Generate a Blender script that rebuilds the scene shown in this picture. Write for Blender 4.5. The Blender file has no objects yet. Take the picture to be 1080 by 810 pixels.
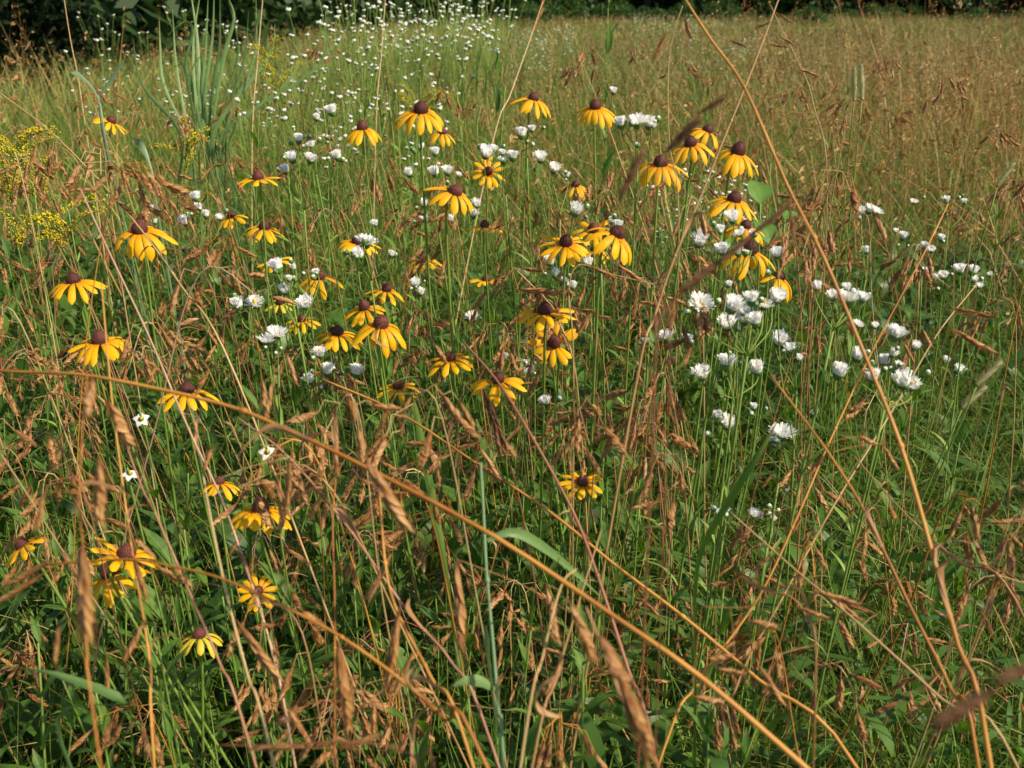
import bpy, math, random
import numpy as np
from mathutils import Vector, Matrix, Quaternion

rnd = random.Random(11)
nrg = np.random.default_rng(5)
PI = math.pi
rad = math.radians
scene = bpy.context.scene
COL = scene.collection

# ------------------------------------------------------------------ camera
F = 1050.0
CAM = Vector((0, 0, 1.0))
PITCH = rad(20.75)
FWD = Vector((0, math.cos(PITCH), -math.sin(PITCH)))
RIGHT = Vector((1, 0, 0))
UP = Vector((0, math.sin(PITCH), math.cos(PITCH)))


def at(px, py, d):
    """a point of the meadow that is seen at a pixel of the photograph, d metres in front of the lens"""
    return CAM + d * (FWD + (px - 540) / F * RIGHT + (405 - py) / F * UP)


cd = bpy.data.cameras.new('camera')
cam = bpy.data.objects.new('camera', cd)
COL.objects.link(cam)
cam.location = CAM
cam.rotation_euler = (PI / 2 - PITCH, 0, 0)
cd.sensor_width = 36
cd.lens = 35
cd.clip_start = 0.02
cd.clip_end = 2000
cd.dof.use_dof = True
cd.dof.focus_distance = 1.3
cd.dof.aperture_fstop = 11.5
scene.camera = cam

# ------------------------------------------------------------------ world and sun
SUN_ELEV, SUN_AZ = rad(43), rad(112)      # azimuth clockwise from +Y: to the side and a little behind the camera
w = bpy.data.worlds.new('World')
scene.world = w
w.use_nodes = True
nt = w.node_tree
sky = nt.nodes.new('ShaderNodeTexSky')
sky.sky_type = 'NISHITA'
sky.sun_disc = False
sky.sun_elevation = SUN_ELEV
sky.sun_rotation = SUN_AZ
nt.links.new(sky.outputs[0], nt.nodes['Background'].inputs[0])
nt.nodes['Background'].inputs[1].default_value = 0.108
sl = bpy.data.lights.new('sun', 'SUN')
sun = bpy.data.objects.new('sun', sl)
COL.objects.link(sun)
sl.energy = 4.8
sl.angle = rad(1.2)
sl.color = (1.0, 0.865, 0.66)
TO_SUN = Vector((math.sin(SUN_AZ) * math.cos(SUN_ELEV), math.cos(SUN_AZ) * math.cos(SUN_ELEV), math.sin(SUN_ELEV)))
sun.rotation_euler = TO_SUN.to_track_quat('Z', 'Y').to_euler()
sun.location = (5, -5, 8)

scene.view_settings.view_transform = 'Standard'
scene.view_settings.look = 'None'
scene.view_settings.exposure = 0.47
scene.view_settings.gamma = 1
cy = scene.cycles
cy.max_bounces = 6
cy.diffuse_bounces = 3
cy.glossy_bounces = 2
cy.transmission_bounces = 3
cy.transparent_max_bounces = 4
cy.caustics_reflective = False
cy.caustics_refractive = False
cy.use_denoising = True
cy.sample_clamp_indirect = 4

# ------------------------------------------------------------------ materials


def plant_mat(name, c1, c2, trans=0.25, rough=0.55, spec=0.3, base=None, base_pow=1.0, tint=False, noise=60.0, mottled=0.5,
              tip=None, bump=0.0, sat_trans=1.0, rib=None):
    """leaf-like surface: two colours mixed by the plant's own random tint and a fine mottling, a third colour at the base or tip of the blade"""
    m = bpy.data.materials.new(name)
    m.use_nodes = True
    t = m.node_tree
    t.nodes.clear()
    N = t.nodes.new
    L = t.links.new
    out = N('ShaderNodeOutputMaterial')
    if tint:
        a = N('ShaderNodeAttribute')
        a.attribute_name = 'tint'
        rfac = a.outputs['Fac']
    else:
        oi = N('ShaderNodeObjectInfo')
        rfac = oi.outputs['Random']
    tc = N('ShaderNodeTexCoord')
    nz = N('ShaderNodeTexNoise')
    nz.inputs['Scale'].default_value = noise
    nz.inputs['Detail'].default_value = 3
    L(tc.outputs['Object'], nz.inputs['Vector'])
    mr = N('ShaderNodeMapRange')
    mr.inputs[1].default_value = 0.3
    mr.inputs[2].default_value = 0.7
    mr.inputs[3].default_value = -mottled
    mr.inputs[4].default_value = mottled
    L(nz.outputs['Fac'], mr.inputs[0])
    ad = N('ShaderNodeMath')
    ad.operation = 'ADD'
    ad.use_clamp = True
    L(rfac, ad.inputs[0])
    L(mr.outputs[0], ad.inputs[1])
    mx = N('ShaderNodeMix')
    mx.data_type = 'RGBA'
    mx.inputs[6].default_value = (*c1, 1)
    mx.inputs[7].default_value = (*c2, 1)
    L(ad.outputs[0], mx.inputs[0])
    col = mx.outputs[2]
    for cc, flip in ((base, True), (tip, False)):
        if cc is None:
            continue
        a2 = N('ShaderNodeAttribute')
        a2.attribute_name = 'along'
        src = a2.outputs['Fac']
        if flip:
            sb = N('ShaderNodeMath')
            sb.operation = 'SUBTRACT'
            sb.inputs[0].default_value = 1.0
            L(src, sb.inputs[1])
            src = sb.outputs[0]
        pw = N('ShaderNodeMath')
        pw.operation = 'POWER'
        pw.inputs[1].default_value = base_pow
        L(src, pw.inputs[0])
        m2 = N('ShaderNodeMix')
        m2.data_type = 'RGBA'
        L(pw.outputs[0], m2.inputs[0])
        L(col, m2.inputs[6])
        m2.inputs[7].default_value = (*cc, 1)
        col = m2.outputs[2]
    if rib is not None:
        # pale midrib and side veins
        a3 = N('ShaderNodeAttribute')
        a3.attribute_name = 'across'
        a4 = N('ShaderNodeAttribute')
        a4.attribute_name = 'along'
        q1 = N('ShaderNodeMapRange')
        q1.inputs[1].default_value = 0.0
        q1.inputs[2].default_value = 0.16
        q1.inputs[3].default_value = 0.75
        q1.inputs[4].default_value = 0.0
        L(a3.outputs['Fac'], q1.inputs[0])
        q2 = N('ShaderNodeMath')
        q2.operation = 'MULTIPLY_ADD'
        q2.inputs[1].default_value = 62.0
        L(a4.outputs['Fac'], q2.inputs[0])
        q3 = N('ShaderNodeMath')
        q3.operation = 'MULTIPLY'
        q3.inputs[1].default_value = -14.0
        L(a3.outputs['Fac'], q3.inputs[0])
        L(q3.outputs[0], q2.inputs[2])
        q4 = N('ShaderNodeMath')
        q4.operation = 'SINE'
        L(q2.outputs[0], q4.inputs[0])
        q5 = N('ShaderNodeMapRange')
        q5.inputs[1].default_value = 0.72
        q5.inputs[2].default_value = 1.0
        q5.inputs[3].default_value = 0.0
        q5.inputs[4].default_value = 0.30
        L(q4.outputs[0], q5.inputs[0])
        q6 = N('ShaderNodeMath')
        q6.operation = 'MAXIMUM'
        L(q1.outputs[0], q6.inputs[0])
        L(q5.outputs[0], q6.inputs[1])
        m3 = N('ShaderNodeMix')
        m3.data_type = 'RGBA'
        L(q6.outputs[0], m3.inputs[0])
        L(col, m3.inputs[6])
        m3.inputs[7].default_value = (*rib, 1)
        col = m3.outputs[2]
    p = N('ShaderNodeBsdfPrincipled')
    p.inputs['Roughness'].default_value = rough
    p.inputs['Specular IOR Level'].default_value = spec
    L(col, p.inputs['Base Color'])
    if bump:
        b = N('ShaderNodeBump')
        b.inputs['Strength'].default_value = bump
        b.inputs['Distance'].default_value = 0.001
        n2 = N('ShaderNodeTexNoise')
        n2.inputs['Scale'].default_value = noise * 12
        L(tc.outputs['Object'], n2.inputs['Vector'])
        L(n2.outputs['Fac'], b.inputs['Height'])
        L(b.outputs[0], p.inputs['Normal'])
    if trans > 0:
        tr = N('ShaderNodeBsdfTranslucent')
        hs = N('ShaderNodeHueSaturation')
        hs.inputs['Saturation'].default_value = sat_trans
        hs.inputs['Value'].default_value = 1.3
        L(col, hs.inputs['Color'])
        L(hs.outputs[0], tr.inputs['Color'])
        ms = N('ShaderNodeMixShader')
        ms.inputs[0].default_value = trans
        L(p.outputs[0], ms.inputs[1])
        L(tr.outputs[0], ms.inputs[2])
        L(ms.outputs[0], out.inputs[0])
    else:
        L(p.outputs[0], out.inputs[0])
    return m


M = {}
M['petal'] = plant_mat('yellow_petal', (0.82, 0.42, 0.003), (0.84, 0.48, 0.005), 0.24, 0.5, 0.25, base=(0.70, 0.23, 0.002), base_pow=2.6, noise=180, mottled=0.35)
M['petal_pale'] = plant_mat('pale_yellow_petal', (0.62, 0.46, 0.03), (0.66, 0.52, 0.05), 0.25, 0.5, 0.25, noise=180)
M['cone'] = plant_mat('maroon_cone', (0.095, 0.020, 0.011), (0.19, 0.052, 0.034), 0, 0.55, 0.45, base=(0.032, 0.010, 0.008), base_pow=1.5, noise=500, mottled=0.5, bump=0.4)  # paler towards the top: the cone's sky highlight is put into the colour
M['stem'] = plant_mat('green_stem', (0.15, 0.24, 0.035), (0.20, 0.31, 0.055), 0.08, 0.55, 0.3)
M['pale_stem'] = plant_mat('pale_blue_green_stem', (0.13, 0.23, 0.09), (0.18, 0.29, 0.14), 0.08, 0.5, 0.35)
M['leaf'] = plant_mat('herb_leaf', (0.055, 0.135, 0.016), (0.120, 0.220, 0.028), 0.32, 0.55, 0.3, noise=9, mottled=0.4, sat_trans=1.15, rib=(0.17, 0.27, 0.07), tip=(0.22, 0.15, 0.05), base_pow=14)
M['bright_leaf'] = plant_mat('bright_leaf', (0.10, 0.22, 0.032), (0.15, 0.29, 0.045), 0.35, 0.5, 0.3, noise=9, mottled=0.4, rib=(0.20, 0.31, 0.09))
M['blue_leaf'] = plant_mat('blue_green_blade', (0.15, 0.24, 0.12), (0.22, 0.32, 0.18), 0.25, 0.42, 0.35, noise=40, mottled=0.3)
M['reed_leaf'] = plant_mat('tall_green_blade', (0.12, 0.22, 0.060), (0.19, 0.30, 0.10), 0.28, 0.45, 0.3, noise=40, mottled=0.3)
M['calyx'] = plant_mat('green_calyx', (0.09, 0.19, 0.035), (0.14, 0.25, 0.06), 0.1, 0.55, 0.3)
M['white'] = plant_mat('white_ray', (0.86, 0.86, 0.83), (0.90, 0.89, 0.85), 0.38, 0.6, 0.2, noise=300, mottled=0.3)
M['disc'] = plant_mat('yellow_disc', (0.70, 0.42, 0.02), (0.75, 0.5, 0.04), 0, 0.7, 0.2)
M['spike'] = plant_mat('brown_spikelet', (0.28, 0.12, 0.032), (0.64, 0.39, 0.155), 0.28, 0.5, 0.3, tint=True, noise=5, mottled=0.35, base=(0.22, 0.08, 0.022), base_pow=2.0)
M['culm'] = plant_mat('tan_culm', (0.27, 0.13, 0.04), (0.46, 0.28, 0.11), 0.05, 0.42, 0.4, noise=25, mottled=0.35)
M['orange_culm'] = plant_mat('orange_culm', (0.30, 0.115, 0.018), (0.56, 0.27, 0.055), 0.05, 0.5, 0.3, noise=14, mottled=0.75)
M['pink_culm'] = plant_mat('pink_culm', (0.34, 0.16, 0.09), (0.50, 0.30, 0.19), 0.05, 0.42, 0.4, noise=25, mottled=0.5)
M['red_culm'] = plant_mat('red_brown_culm', (0.22, 0.075, 0.04), (0.30, 0.12, 0.06), 0.05, 0.45, 0.35, noise=25, mottled=0.4)
M['pale_culm'] = plant_mat('pale_straw_culm', (0.42, 0.27, 0.10), (0.54, 0.39, 0.18), 0.05, 0.42, 0.4, noise=25, mottled=0.4)
M['gold'] = plant_mat('goldenrod_yellow', (0.50, 0.40, 0.015), (0.62, 0.52, 0.03), 0.15, 0.7, 0.15, noise=90)
M['bristle'] = plant_mat('foxtail_bristle', (0.32, 0.33, 0.12), (0.42, 0.40, 0.20), 0.3, 0.6, 0.2)
M['dead_leaf'] = plant_mat('dead_leaf', (0.30, 0.15, 0.06), (0.44, 0.26, 0.13), 0.2, 0.6, 0.2)
# masses: tint comes from each blade
M['g_grass'] = plant_mat('green_grass', (0.085, 0.165, 0.020), (0.235, 0.310, 0.052), 0.30, 0.5, 0.3, tint=True, noise=3, mottled=0.15)
M['far_grass'] = plant_mat('far_green_grass', (0.130, 0.195, 0.040), (0.30, 0.340, 0.090), 0.25, 0.6, 0.2, tint=True, noise=0.6, mottled=0.3)
M['d_grass'] = plant_mat('dry_grass', (0.32, 0.155, 0.045), (0.54, 0.38, 0.15), 0.22, 0.55, 0.25, tint=True, noise=3, mottled=0.2)
M['far_dry'] = plant_mat('far_dry_grass', (0.28, 0.190, 0.070), (0.48, 0.37, 0.165), 0.2, 0.6, 0.2, tint=True, noise=0.6, mottled=0.35)
M['cover'] = plant_mat('ground_cover', (0.036, 0.095, 0.013), (0.095, 0.180, 0.025), 0.28, 0.45, 0.3, tint=True, noise=3, mottled=0.15)
M['litter'] = plant_mat('thatch', (0.13, 0.075, 0.03), (0.30, 0.19, 0.085), 0.1, 0.7, 0.15, tint=True, noise=3, mottled=0.15)
M['tree_leaf'] = plant_mat('tree_foliage', (0.020, 0.048, 0.011), (0.045, 0.085, 0.020), 0.2, 0.55, 0.2, tint=True, noise=0.8, mottled=0.3)
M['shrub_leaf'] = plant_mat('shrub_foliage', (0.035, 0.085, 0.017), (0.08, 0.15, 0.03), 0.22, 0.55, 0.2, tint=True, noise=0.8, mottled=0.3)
M['shaded_leaf'] = plant_mat('shaded_shrub_foliage', (0.010, 0.022, 0.008), (0.022, 0.042, 0.013), 0.12, 0.6, 0.15, tint=True, noise=0.8, mottled=0.3)  # shade of the wood put into the leaf colour of its bushes
M['bark'] = plant_mat('bark', (0.030, 0.024, 0.019), (0.07, 0.056, 0.044), 0, 0.9, 0.1, noise=6)


def ground_mat():
    m = bpy.data.materials.new('soil_and_thatch')
    m.use_nodes = True
    t = m.node_tree
    p = t.nodes['Principled BSDF']
    p.inputs['Roughness'].default_value = 0.95
    p.inputs['Specular IOR Level'].default_value = 0.1
    tc = t.nodes.new('ShaderNodeTexCoord')
    cols = [(0.030, 0.022, 0.012), (0.075, 0.055, 0.026), (0.05, 0.065, 0.02)]
    prev = None
    for i, sc in enumerate((9.0, 0.7)):
        nz = t.nodes.new('ShaderNodeTexNoise')
        nz.inputs['Scale'].default_value = sc
        nz.inputs['Detail'].default_value = 8
        t.links.new(tc.outputs['Object'], nz.inputs['Vector'])
        mr = t.nodes.new('ShaderNodeMapRange')
        mr.inputs[1].default_value = 0.4
        mr.inputs[2].default_value = 0.62
        t.links.new(nz.outputs['Fac'], mr.inputs[0])
        mx = t.nodes.new('ShaderNodeMix')
        mx.data_type = 'RGBA'
        t.links.new(mr.outputs[0], mx.inputs[0])
        if prev is None:
            mx.inputs[6].default_value = (*cols[0], 1)
        else:
            t.links.new(prev, mx.inputs[6])
        mx.inputs[7].default_value = (*cols[i + 1], 1)
        prev = mx.outputs[2]
    t.links.new(prev, p.inputs['Base Color'])
    return m


M['ground'] = ground_mat()

# ------------------------------------------------------------------ mesh helpers


class MB:
    def __init__(s):
        s.v, s.f, s.a, s.mi, s.c = [], [], [], [], {}

    def tube(s, pts, r, n=5, mi=0, cap=True):
        pts = [Vector(p) for p in pts]
        k = len(pts)
        rr = r if isinstance(r, (list, tuple)) else [r] * k
        b = len(s.v)
        t = (pts[1] - pts[0]).normalized()
        u = t.orthogonal().normalized()
        for i, p in enumerate(pts):
            t = (pts[min(i + 1, k - 1)] - pts[max(i - 1, 0)])
            t = t.normalized() if t.length > 1e-9 else Vector((0, 0, 1))
            u = (u - t * u.dot(t))
            u = u.normalized() if u.length > 1e-6 else t.orthogonal().normalized()
            v = t.cross(u)
            for j in range(n):
                c = 2 * PI * j / n
                s.v.append(p + rr[i] * (math.cos(c) * u + math.sin(c) * v))
                s.a.append(i / (k - 1))
        for i in range(k - 1):
            for j in range(n):
                j2 = (j + 1) % n
                s.f.append((b + i * n + j, b + i * n + j2, b + (i + 1) * n + j2, b + (i + 1) * n + j))
                s.mi.append(mi)
        if cap:
            s.f.append(tuple(b + (k - 1) * n + j for j in range(n)))
            s.mi.append(mi)
            s.f.append(tuple(b + j for j in reversed(range(n))))
            s.mi.append(mi)

    def strip(s, cs, sides, norms, widths, cols=3, fold=0.0, mi=0, cup=0.0, ridge=0.0):
        """a leaf-like sheet along the points cs; fold > 0 lifts the edges into a V, cup bends them, ridge adds two veins"""
        b = len(s.v)
        k = len(cs)
        us = [-1 + 2 * j / (cols - 1) for j in range(cols)]
        for i in range(k):
            for u in us:
                o = widths[i] * (fold * abs(u) - cup * u * u + (ridge if 0.3 < abs(u) < 0.7 else 0))
                s.v.append(cs[i] + sides[i] * (u * widths[i]) + norms[i] * o)
                s.c[len(s.v) - 1] = abs(u)
                s.a.append(i / (k - 1))
        for i in range(k - 1):
            for j in range(cols - 1):
                q = b + i * cols + j
                s.f.append((q, q + 1, q + cols + 1, q + cols))
                s.mi.append(mi)

    def blob(s, c, r, h, n=8, rows=4, mi=0, prof=None):
        """a dome: rings of radius r*prof from c upwards to height h along z"""
        b = len(s.v)
        c = Vector(c)
        for i in range(rows):
            t = i / (rows - 1)
            q = prof(t) if prof else math.sqrt(max(0.0, 1 - t ** 2.2))
            q = max(q, 0.03)
            for j in range(n):
                a = 2 * PI * (j + 0.5 * i) / n
                s.v.append(c + Vector((r * q * math.cos(a), r * q * math.sin(a), h * t)))
                s.a.append(t)
        for i in range(rows - 1):
            for j in range(n):
                j2 = (j + 1) % n
                s.f.append((b + i * n + j, b + i * n + j2, b + (i + 1) * n + j2, b + (i + 1) * n + j))
                s.mi.append(mi)
        s.f.append(tuple(b + (rows - 1) * n + j for j in range(n)))
        s.mi.append(mi)

    def octa(s, c, r, d=None, mi=0):
        b = len(s.v)
        c = Vector(c)
        d = Vector(d or (0, 0, 1)).normalized()
        u = d.orthogonal().normalized()
        v = d.cross(u)
        for p, a in ((c + d * r, 1), (c + u * r, .5), (c + v * r, .5), (c - u * r, .5), (c - v * r, .5), (c - d * r, 0)):
            s.v.append(p)
            s.a.append(a)
        for f in ((0, 1, 2), (0, 2, 3), (0, 3, 4), (0, 4, 1), (5, 2, 1), (5, 3, 2), (5, 4, 3), (5, 1, 4)):
            s.f.append(tuple(b + i for i in f))
            s.mi.append(mi)

    def mesh(s, name, mats, smooth=True, off=None):
        me = bpy.data.meshes.new(name)
        o = off or Vector((0, 0, 0))
        me.from_pydata([tuple(p - o) for p in s.v], [], s.f)
        for m in (mats if isinstance(mats, (list, tuple)) else [mats]):
            me.materials.append(m)
        if any(s.mi):
            me.polygons.foreach_set('material_index', s.mi)
        at_ = me.attributes.new('along', 'FLOAT', 'POINT')
        at_.data.foreach_set('value', s.a)
        ac = me.attributes.new('across', 'FLOAT', 'POINT')
        ac.data.foreach_set('value', [s.c.get(i, .5) for i in range(len(s.v))])
        if smooth:
            me.polygons.foreach_set('use_smooth', [True] * len(s.f))
        me.update()
        return me


def thing(name, label, cat, loc, group=None):
    o = bpy.data.objects.new(name, None)
    COL.objects.link(o)
    o.empty_display_size = 0.02
    o.location = loc
    o['label'] = label
    o['category'] = cat
    o['kind'] = 'thing'
    if group:
        o['group'] = group
    return o


def part(name, mesh, parent, mat=None):
    o = bpy.data.objects.new(name, mesh)
    COL.objects.link(o)
    o.parent = parent
    if mat is not None:
        o.matrix_local = mat
    return o


def single(name, mesh, label, cat, loc, group=None, rotz=0, scale=1.0):
    o = bpy.data.objects.new(name, mesh)
    COL.objects.link(o)
    o.location = loc
    o.rotation_euler = (0, 0, rotz)
    o.scale = (scale,) * 3
    o['label'] = label
    o['category'] = cat
    o['kind'] = 'thing'
    if group:
        o['group'] = group
    return o


def dup_tree(root, loc, rotz, scale, label, group):
    r = root.copy()
    COL.objects.link(r)
    r.location = loc
    r.rotation_euler = (0, 0, rotz)
    r.scale = (scale,) * 3
    r['label'] = label
    r['group'] = group
    for ch in root.children:
        c = ch.copy()
        COL.objects.link(c)
        c.parent = r
    return r


def smooth_path(pts, n):
    """Catmull-Rom through the points"""
    P = [Vector(p) for p in pts]
    P = [P[0] * 2 - P[1]] + P + [P[-1] * 2 - P[-2]]
    out = []
    segs = len(P) - 3
    per = max(1, n // segs)
    for i in range(segs):
        a, b, c, d = P[i:i + 4]
        for j in range(per):
            t = j / per
            out.append(0.5 * ((2 * b) + (c - a) * t + (2 * a - 5 * b + 4 * c - d) * t * t + (3 * b - a - 3 * c + d) * t ** 3))
    out.append(P[-2])
    return out


def dir_matrix(pos, d, scale=1.0, roll=0.0, wide=1.0, flat=None):
    d = Vector(d).normalized()
    if flat is not None:
        # turn the piece so that its broad side lies across this direction
        x = d.cross(flat).normalized()
        q = Matrix((x, d.cross(x), d)).transposed().to_quaternion() @ Quaternion((0, 0, 1), roll)
    else:
        q = d.to_track_quat('Z', 'Y') @ Quaternion((0, 0, 1), roll)
    return Matrix.Translation(pos) @ q.to_matrix().to_4x4() @ Matrix.Diagonal((scale * wide, scale * wide, scale, 1))


# ------------------------------------------------------------------ the pieces


def petal_mesh(rng, droop, L, W, mat, r0=0.0075):
    """one ray petal in the flower head's frame (axis +Z), pointing along +X before its own turn"""
    e0 = rad(18 - 40 * droop + rng.uniform(-8, 8))
    e1 = rad(-10 - 90 * droop + rng.uniform(-26, 20))
    L *= rng.uniform(0.78, 1.1)
    W *= rng.uniform(0.85, 1.12)
    rows = 8
    r, z = r0, -0.0005
    cs, sd, nm, wd = [], [], [], []
    tw = rng.uniform(-0.35, 0.35)
    sway = rng.uniform(-0.10, 0.10)
    for i in range(rows):
        t = i / (rows - 1)
        e = e0 + (e1 - e0) * t ** 0.8
        c = Vector((r, sway * L * t * t, z))
        side = Vector((0, 1, 0))
        n = Vector((-math.sin(e), 0, math.cos(e)))
        a = tw * t
        side, n = side * math.cos(a) + n * math.sin(a), n * math.cos(a) - side * math.sin(a)
        cs.append(c)
        sd.append(side)
        nm.append(n)
        wd.append(W * 0.5 * (0.42 + 0.62 * math.sin(min(1, t * 1.25) * PI * 0.5)) * (1 if t < 0.75 else math.sqrt(max(0.03, 1 - ((t - 0.75) / 0.255) ** 2))))
        r += math.cos(e) * L / (rows - 1)
        z += math.sin(e) * L / (rows - 1)
    b = MB()
    b.strip(cs, sd, nm, wd, cols=5, cup=0.28, ridge=0.16)
    return b.mesh('petal', mat), r + 0.0


def cone_mesh(seed):
    rng = random.Random(seed)
    b = MB()
    R_, H_ = 0.0092, 0.0135 * rng.uniform(0.9, 1.15)
    prof = lambda t: (1 - t ** 2.0) ** 0.55 * (0.93 + 0.10 * math.sin(t * PI))
    b.blob((0, 0, -0.001), R_ * 0.97, H_, n=18, rows=9, prof=prof)
    n = 170
    for i in range(n):
        t = (i + 0.5) / n
        a = i * 2.399963
        q = prof(t)
        rr = R_ * q * 0.97
        d = Vector((math.cos(a) * q, math.sin(a) * q, 0.35 + t))
        b.octa((rr * math.cos(a), rr * math.sin(a), H_ * t - 0.001), 0.00085 * rng.uniform(0.8, 1.3), d)
    return b.mesh('cone', M['cone'])


CONES = [cone_mesh(i) for i in range(4)]


def calyx_mesh():
    b = MB()
    b.blob((0, 0, -0.0045), 0.0088, 0.0045, n=12, rows=4, prof=lambda t: 0.3 + 0.7 * t ** 0.6)
    for i in range(11):
        a = 2 * PI * i / 11
        cs, sd, nm, wd = [], [], [], []
        for k in range(4):
            t = k / 3
            e = rad(-5 - 45 * t)
            r = 0.006 + 0.011 * t
            cs.append(Vector((r * math.cos(a), r * math.sin(a), -0.002 - 0.006 * t * t)))
            sd.append(Vector((-math.sin(a), math.cos(a), 0)))
            nm.append(Vector((0, 0, 1)))
            wd.append(0.0019 * (1 - 0.85 * t))
        b.strip(cs, sd, nm, wd)
    return b.mesh('flower_head', M['calyx'])


CALYX = calyx_mesh()


def leaf_mesh(rng, mat, wide=0.13, arch=0.9, fold=0.22, name='leaf', rows=9, stalk=0.06, wave=0.0):
    """unit-length lance-shaped leaf along +Y arching down, seen face at +Z"""
    cs, sd, nm, wd = [], [], [], []
    y, z = 0.0, 0.0
    e0 = rad(rng.uniform(5, 25))
    for i in range(rows):
        t = i / (rows - 1)
        e = e0 - arch * t * rng.uniform(0.9, 1.1)
        n = Vector((0, -math.sin(e), math.cos(e)))
        cs.append(Vector((0.03 * math.sin(t * 4 + rng.random()), y, z)))
        sd.append((Vector((1, 0, 0)) + n * rng.uniform(-0.12, 0.12)).normalized())
        nm.append(n)
        s = max(0.0, (t - stalk) / (1 - stalk))
        wd.append(max(0.008, wide * (math.sin(PI * s ** 0.72)) ** 0.85 * (1 - 0.25 * s) * (1 + wave * (-1) ** i)))
        y += math.cos(e) / (rows - 1)
        z += math.sin(e) / (rows - 1)
    b = MB()
    b.strip(cs, sd, nm, wd, cols=5, fold=fold, cup=-0.02, ridge=-0.05)
    return b.mesh(name, mat)


LEAVES = [leaf_mesh(random.Random(20 + i), M['leaf'], wide=0.10 + 0.022 * (i % 4), arch=0.5 + 0.2 * (i % 3), wave=0.05 * (i % 2)) for i in range(8)]
SUSAN_LEAVES = [leaf_mesh(random.Random(40 + i), M['leaf'], wide=0.11, arch=0.6 + 0.2 * i) for i in range(3)]
NARROW = [leaf_mesh(random.Random(50 + i), M['stem'], wide=0.055, arch=0.7 + 0.3 * i) for i in range(3)]


def leaf_matrix(pos, az, elev, L, roll=0.0):
    return Matrix.Translation(pos) @ Matrix.Rotation(az, 4, 'Z') @ Matrix.Rotation(elev, 4, 'X') @ Matrix.Rotation(roll, 4, 'Y') @ Matrix.Scale(L, 4)


def spikelet_mesh(seed, n=11, rows=5, fat=1.0):
    """brome spikelet of unit length along +Z: two rows of overlapping boat-shaped scales, each with its own shade"""
    rng = random.Random(seed)
    b = MB()
    b.tube([Vector((0, 0, -0.02)), Vector((0, 0, 0.8))], 0.012, 4)
    tint = [.3] * len(b.v)
    for i in range(n):
        t = i / (n - 1)
        s = 1 if i % 2 else -1
        env = math.sin(PI * (0.16 + 0.70 * t)) ** 0.7
        z0 = 0.68 * t
        Ln = 0.30 * (1.05 - 0.25 * t) * rng.uniform(0.88, 1.12)
        ang = rad((19 * env + 4) * fat * rng.uniform(.8, 1.2)) * s
        yoff = rng.uniform(-0.03, 0.03)
        tw = rng.uniform(-.35, .35)
        cs, sd, nm, wd = [], [], [], []
        for k in range(rows):
            q = k / (rows - 1)
            a = ang * (1.2 - 0.55 * q)
            d = Vector((math.sin(a), 0, math.cos(a)))
            p = Vector((s * 0.016, yoff, z0)) + d * (Ln * q)
            cs.append(p)
            nn = Vector((-d.z * s, 0, d.x * s))
            sd.append((Vector((0, 1, 0)) + nn * tw).normalized())
            nm.append(nn)
            wd.append(0.098 * fat * env * max(0.05, math.sin(PI * (0.12 + 0.84 * q)) ** 0.9))
        bb = len(b.v)
        b.strip(cs, sd, nm, wd, cols=5, fold=0.0, cup=-0.85, ridge=.10)
        tv = rng.random()
        for vi in range(bb, len(b.v)):
            col = (vi - bb) % 5
            tint.append(min(1, max(0, tv * .7 + (.35 if col in (0, 4) else 0) - (.15 if col in (1, 3) else 0))))
        b.tube([cs[-1], cs[-1] + (cs[-1] - cs[-2]).normalized() * 0.14 * rng.uniform(0.3, 1.8)], [0.006, 0.002], 3, cap=False)
        tint += [.7] * (len(b.v) - len(tint))
    me = b.mesh('spikelet', M['spike'])
    a = me.attributes.new('tint', 'FLOAT', 'POINT')
    a.data.foreach_set('value', tint)
    return me


M['shaded_spike'] = plant_mat('shaded_brown_spikelet', (0.10, 0.045, 0.018), (0.24, 0.13, 0.06), 0.2, 0.55, 0.3, tint=True, noise=5, mottled=0.3, base=(0.09, 0.03, 0.012), base_pow=2.0)  # darker copy of the spikelet brown, with backlit shade put into the colour
SPIKES = [spikelet_mesh(i, n=12 + i % 3, fat=0.85 + 0.10 * (i % 4)) for i in range(8)]

DARK = []
for q_ in SPIKES[:3]:
    q_ = q_.copy()
    q_.materials[0] = M['shaded_spike']
    DARK.append(q_)

# ------------------------------------------------------------------ ground
g = bpy.data.meshes.new('ground')
ng = 40
gv, gf = [], []
ext = [-400, -150, -80, -50] + [x for x in range(-36, 37, 4)] + [50, 80, 150, 400]
for y in ext:
    for x in ext:
        gv.append((x, y + 20, 0))
k = len(ext)
for i in range(k - 1):
    for j in range(k - 1):
        gf.append((i * k + j, i * k + j + 1, (i + 1) * k + j + 1, (i + 1) * k + j))
g.from_pydata(gv, [], gf)
g.materials.append(M['ground'])
go = bpy.data.objects.new('ground', g)
COL.objects.link(go)
go['kind'] = 'structure'

# ------------------------------------------------------------------ masses of grass (numpy)


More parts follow.
